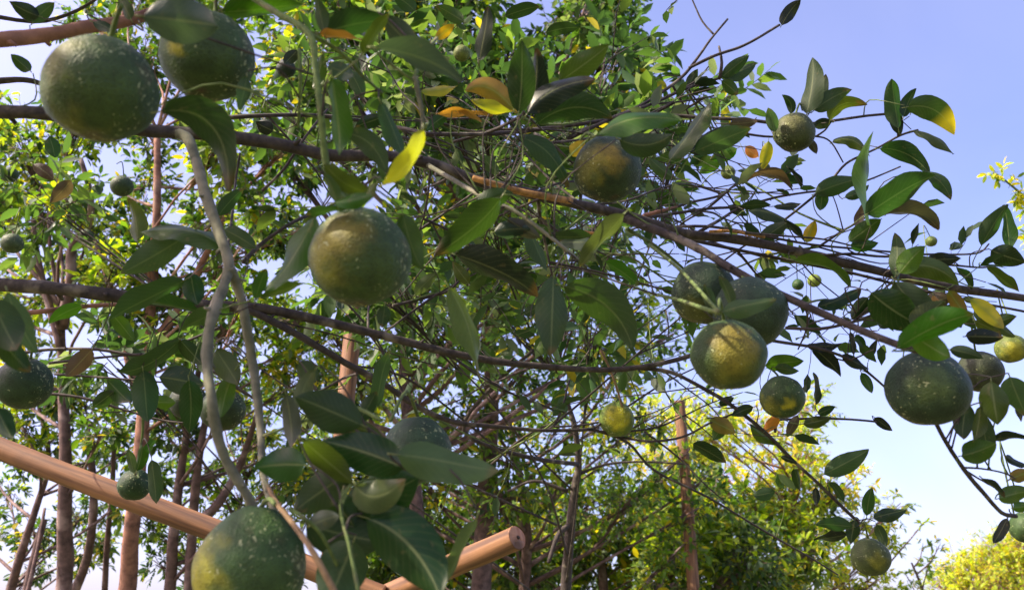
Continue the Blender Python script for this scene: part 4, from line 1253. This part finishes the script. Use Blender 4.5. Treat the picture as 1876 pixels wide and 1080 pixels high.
def make_fruit(cx, cy, wpx, size, stalk, label, base=(0.055, 0.085, 0.03), blush_and_sun=(), tilt=(0.0, 0.0), tall=0.95, sym=0.0, detail=2):
    """Fruit of real diameter size whose disc is wpx wide; stalk = (px, py, depth) where it joins its twig."""
    off = math.hypot(cx - 938, cy - 540) / FPX
    d = size * FPX / wpx * (1.0 + 0.5 * (math.sqrt(1 + off * off) - 1))
    cen = at(cx, cy, d)
    r = size / 2
    root = empty('citrus_fruit', cen, label, 'fruit', FG)
    rr = random.Random(int(cx * 13 + cy))
    sp = at(*stalk)
    if (sp - cen).length < r * 1.2:
        sp = cen + Vector((0.1 * r, 0.2 * r, r * 1.5))
    # axis: stalk end up, leaning toward where it hangs from
    ax = (Vector((0, 0, 1)) * 2.2 + (sp - cen).normalized() * 0.6 + RGT * tilt[0] + FWD * tilt[1]).normalized()
    u = ax.orthogonal().normalized()
    w = ax.cross(u)
    nu, nv = (56, 34) if detail == 2 else (28, 18)
    verts, cols, faces = [], [], []
    seed = Vector((cx * 0.11, cy * 0.07, 3.3))
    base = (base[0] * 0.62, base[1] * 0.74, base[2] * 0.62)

    def prof(th):
        c0, s0 = math.cos(th), math.sin(th)
        rad = 1.0
        z = c0 * tall
        z += 0.05 * max(0, c0) ** 6 - 0.10 * math.exp(-(th / 0.16) ** 2)
        z += 0.055 * math.exp(-((math.pi - th) / 0.22) ** 2)
        x = s0 * (1 - 0.03 * max(0, c0))
        return x, z
    for i in range(nv + 1):
        th = math.pi * i / nv
        x, z = prof(th)
        for j in range(nu):
            ph = 2 * math.pi * j / nu
            n = (u * math.cos(ph) + w * math.sin(ph)) * x + ax * z
            lump = 1 + 0.045 * noise.noise(n * 1.5 + seed) + 0.012 * noise.noise(n * 5 + seed) + 0.004 * noise.noise(n * 14 + seed)
            p = n * (r * lump)
            verts.append(p)
            # colour of the skin: mottled green, ripening patches and painted sun spots where given
            k = 1 + 0.35 * noise.noise(n * 2.2 + seed)
            col = [c * k for c in base]
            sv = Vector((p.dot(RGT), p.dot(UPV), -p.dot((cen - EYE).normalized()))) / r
            for (bx, by, br, bc, bs) in blush_and_sun:
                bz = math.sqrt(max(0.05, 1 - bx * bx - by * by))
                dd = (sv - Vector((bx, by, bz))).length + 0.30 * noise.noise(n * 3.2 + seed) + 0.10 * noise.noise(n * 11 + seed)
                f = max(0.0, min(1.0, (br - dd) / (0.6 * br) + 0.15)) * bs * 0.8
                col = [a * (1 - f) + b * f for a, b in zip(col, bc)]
            # darker scar round the navel
            f = math.exp(-((math.pi - th) / 0.1) ** 2) * 0.85
            col = [a * (1 - f) + b * f for a, b in zip(col, (0.06, 0.035, 0.02))]
            cols.append((*col, 1))
    for i in range(nv):
        for j in range(nu):
            a = i * nu + j
            b = i * nu + (j + 1) % nu
            faces.append((a, a + nu, b + nu, b))
    me = bpy.data.meshes.new('rind')
    me.from_pydata([tuple(v) for v in verts], [], faces)
    me.polygons.foreach_set('use_smooth', [True] * len(me.polygons))
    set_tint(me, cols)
    me.materials.append(M_RIND)
    link('rind', me, root)
    # calyx: five-lobed button at the stalk end
    cb = Buf()
    top = ax * (r * (tall + 0.0))
    K = 20
    cb.v.append(cen + top + ax * r * 0.02)
    for ring, (rf, dz) in enumerate(((0.07, 0.015), (0.15, -0.02))):
        for k in range(K):
            an = 2 * math.pi * k / K
            lob = 1 + (0.28 * math.cos(5 * an) if ring else 0)
            cb.v.append(cen + top + (u * math.cos(an) + w * math.sin(an)) * r * rf * lob + ax * r * dz)
    for k in range(K):
        cb.f.append((0, 1 + k, 1 + (k + 1) % K))
        a, b = 1 + k, 1 + (k + 1) % K
        cb.f.append((a, a + K, b + K, b))
    cb.add('calyx', M_CALYX, root)
    rs = max(0.0011, r * 0.045)
    tp = cen + top - ax * r * 0.06
    m = tp.lerp(sp, 0.45) + ax * (sp - tp).length * 0.22
    Buf().tube([tp, tp + ax * r * 0.12, m, sp], [rs * 1.5, rs * 1.1, rs, rs * 0.9], 7, 4, 0.1).add('stalk', M_TWIG, root)
    if detail == 2:
        bt = cen - ax * r * (tall - 0.06)
        sb = Buf()
        sb.tube([bt + ax * r * 0.03, bt - ax * r * 0.012], [r * 0.05, r * 0.03], 8, 1)
        sb.add('navel', M_SCAR, root)
    return root


OR = (0.25, 0.18, 0.025)
YE = (0.30, 0.28, 0.015)
OL = (0.13, 0.13, 0.015)
make_fruit(186, 165, 214, 0.070, (222, 10, .5), 'largest green fruit at the upper left with brown specks', blush_and_sun=[(-.6, .35, .7, OL, .6), (-.2, -.85, .5, OL, .6)], tall=.94, tilt=(-.2, 0))
make_fruit(380, 104, 176, 0.068, (398, -40, .62), 'green fruit half covered by a broad leaf with a yellow patch', blush_and_sun=[(-.45, .05, .34, YE, 1.0)], tall=.96)
make_fruit(660, 472, 186, 0.068, (622, 352, .53), 'big fruit near the centre with orange sun painted on its upper left', blush_and_sun=[(-.35, .45, .75, OR, .5), (-.75, .0, .6, YE, .35), (-.4, -.35, .5, OL, .5)], tall=.97)
make_fruit(1112, 311, 126, 0.064, (1060, 262, .82), 'dark fruit flecked yellow and orange above the long upper branch', base=(0.04, 0.06, 0.035), blush_and_sun=[(-.1, .25, .62, OR, .75), (-.55, .0, .6, OL, .8), (.15, .45, .3, OR, .8)], tilt=(-.3, -.5))
make_fruit(1455, 243, 77, 0.050, (1470, 202, 1.04), 'small dull olive fruit silhouetted on the blue sky beside upright leaves', base=(0.065, 0.075, 0.035), blush_and_sun=[(-.4, .5, .7, (.12, .12, .04), .7)], tilt=(0, -1.3))
make_fruit(1290, 537, 122, 0.066, (1288, 460, .84), 'dark shaded fruit leftmost of the tight cluster of three', base=(0.035, 0.055, 0.028), blush_and_sun=[(-.4, -.6, .6, OL, .5)])
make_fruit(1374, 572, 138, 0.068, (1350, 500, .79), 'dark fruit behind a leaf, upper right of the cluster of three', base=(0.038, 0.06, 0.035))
make_fruit(1335, 650, 140, 0.062, (1318, 575, .60), 'lowest fruit of the cluster of three with a painted orange yellow sun spot', blush_and_sun=[(0.0, .3, .72, OR, .75), (.0, -.2, .8, OL, .8)], tall=.93)
make_fruit(1700, 712, 156, 0.068, (1690, 640, .70), 'big dark green fruit against the sky at the right', base=(0.03, 0.05, 0.03), blush_and_sun=[(-.3, .2, .55, (.07, .11, .03), .7)], tall=.92, tilt=(.1, -.8))
make_fruit(1433, 728, 84, 0.056, (1415, 678, 1.02), 'smaller green fruit with a round yellow patch beside an orange leaf', blush_and_sun=[(-.1, -.2, .38, YE, 1.0), (-.7, -.3, .5, YE, .5)])
make_fruit(1130, 768, 66, 0.046, (1141, 742, 1.0), 'smallest round hanging fruit on a thin tan stalk, yellow in the middle', base=(0.13, 0.17, 0.03), blush_and_sun=[(0, .2, .8, (.42, .40, .02), 1.0)], tall=.98)
make_fruit(1595, 1020, 75, 0.052, (1578, 958, 1.06), 'olive green fruit hanging lowest at the right under spread leaves', base=(0.075, 0.09, 0.03), blush_and_sun=[(.1, .1, .6, YE, .4)], tilt=(0, -.4))
make_fruit(460, 1042, 210, 0.072, (505, 925, .52), 'large fruit cut by the bottom edge, yellowing on its left', base=(0.06, 0.10, 0.035), blush_and_sun=[(-.8, .1, .75, YE, .75)], tall=1.08)
make_fruit(764, 824, 128, 0.066, (716, 770, .66), 'green fruit peeping out above the big lower centre leaves', base=(0.05, 0.08, 0.05), blush_and_sun=[(.1, -.1, .4, OL, .7)])
make_fruit(44, 702, 106, 0.064, (52, 640, .88), 'dark green fruit at the left edge under a drooping leaf', base=(0.035, 0.06, 0.03), tilt=(.3, -.5))
make_fruit(246, 888, 62, 0.046, (250, 862, 1.05), 'small dark green fruit hanging in front of the slanting pole', base=(0.03, 0.06, 0.025))
make_fruit(223, 341, 43, 0.052, (214, 300, 1.8), 'small round fruit below the largest fruit at upper left', base=(0.05, 0.075, 0.035), detail=1)
make_fruit(158, 432, 28, 0.048, (168, 395, 2.55), 'tiny distant fruit beside a curved trunk limb on the left', detail=1)
make_fruit(18, 320, 32, 0.050, (24, 285, 2.3), 'tiny fruit touching the left edge among yellow leaves', detail=1)
make_fruit(22, 446, 42, 0.052, (28, 400, 1.8), 'small grey green fruit at the left edge above the lower branch', base=(0.075, 0.1, 0.05), detail=1)
make_fruit(1880, 966, 64, 0.055, (1858, 944, 1.0), 'green fruit cut by the right edge above the yellow tree', base=(0.05, 0.085, 0.03))
make_fruit(1852, 638, 60, 0.055, (1850, 590, 1.2), 'yellow green fruit near the right edge below yellow leaf', base=(0.12, 0.14, 0.03), blush_and_sun=[(-.2, -.2, .8, YE, .7)])
make_fruit(1796, 680, 84, 0.062, (1800, 620, 1.0), 'shaded fruit tucked behind the big dark fruit at right', base=(0.045, 0.05, 0.03))
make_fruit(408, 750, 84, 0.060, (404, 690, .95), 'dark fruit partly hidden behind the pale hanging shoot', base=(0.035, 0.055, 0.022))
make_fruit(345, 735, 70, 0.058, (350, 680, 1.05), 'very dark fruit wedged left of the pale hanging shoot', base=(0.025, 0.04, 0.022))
make_fruit(0, 768, 46, 0.054, (-5, 720, 1.4), 'part of a green fruit on the left edge below the dark one', detail=1)
make_fruit(846, 98, 32, 0.040, (850, 62, 1.8), 'small pale yellow green fruit near the top behind grey leaf', base=(0.16, 0.18, 0.05), detail=1)
make_fruit(524, 126, 36, 0.050, (530, 85, 1.9), 'little nearly black fruit right of the leaf covered fruit', base=(0.02, 0.035, 0.025), detail=1)
make_fruit(1334, 316, 27, 0.036, (1338, 285, 1.9), 'small young fruit among yellow leaves left of the sky fruit', base=(0.1, 0.12, 0.03), detail=1)
make_fruit(1400, 308, 22, 0.030, (1404, 270, 1.9), 'tiny green fruit beneath a yellow leaf under the sky fruit', base=(0.07, 0.09, 0.03), detail=1)
make_fruit(1462, 521, 22, 0.028, (1466, 480, 1.8), 'tiny dark green fruitlet in the sky gap left of its yellow neighbour', base=(0.04, 0.09, 0.03), detail=1)
make_fruit(1492, 514, 26, 0.032, (1488, 470, 1.8), 'tiny yellow green fruitlet in the sky gap above the long sloping branch', base=(0.2, 0.24, 0.04), detail=1)
make_fruit(1706, 442, 22, 0.028, (1700, 475, 1.8), 'tiny pale green fruitlet below a curved leaf at the upper right', base=(0.12, 0.15, 0.04), detail=1)
make_fruit(978, 312, 32, 0.044, (985, 275, 1.9), 'small grey green fruit behind leaves left of the flecked fruit', base=(0.06, 0.08, 0.05), detail=1)
make_fruit(486, 232, 30, 0.044, (480, 200, 2.0), 'small dark fruit above the upper branch near the curved leaf', base=(0.03, 0.04, 0.035), detail=1)
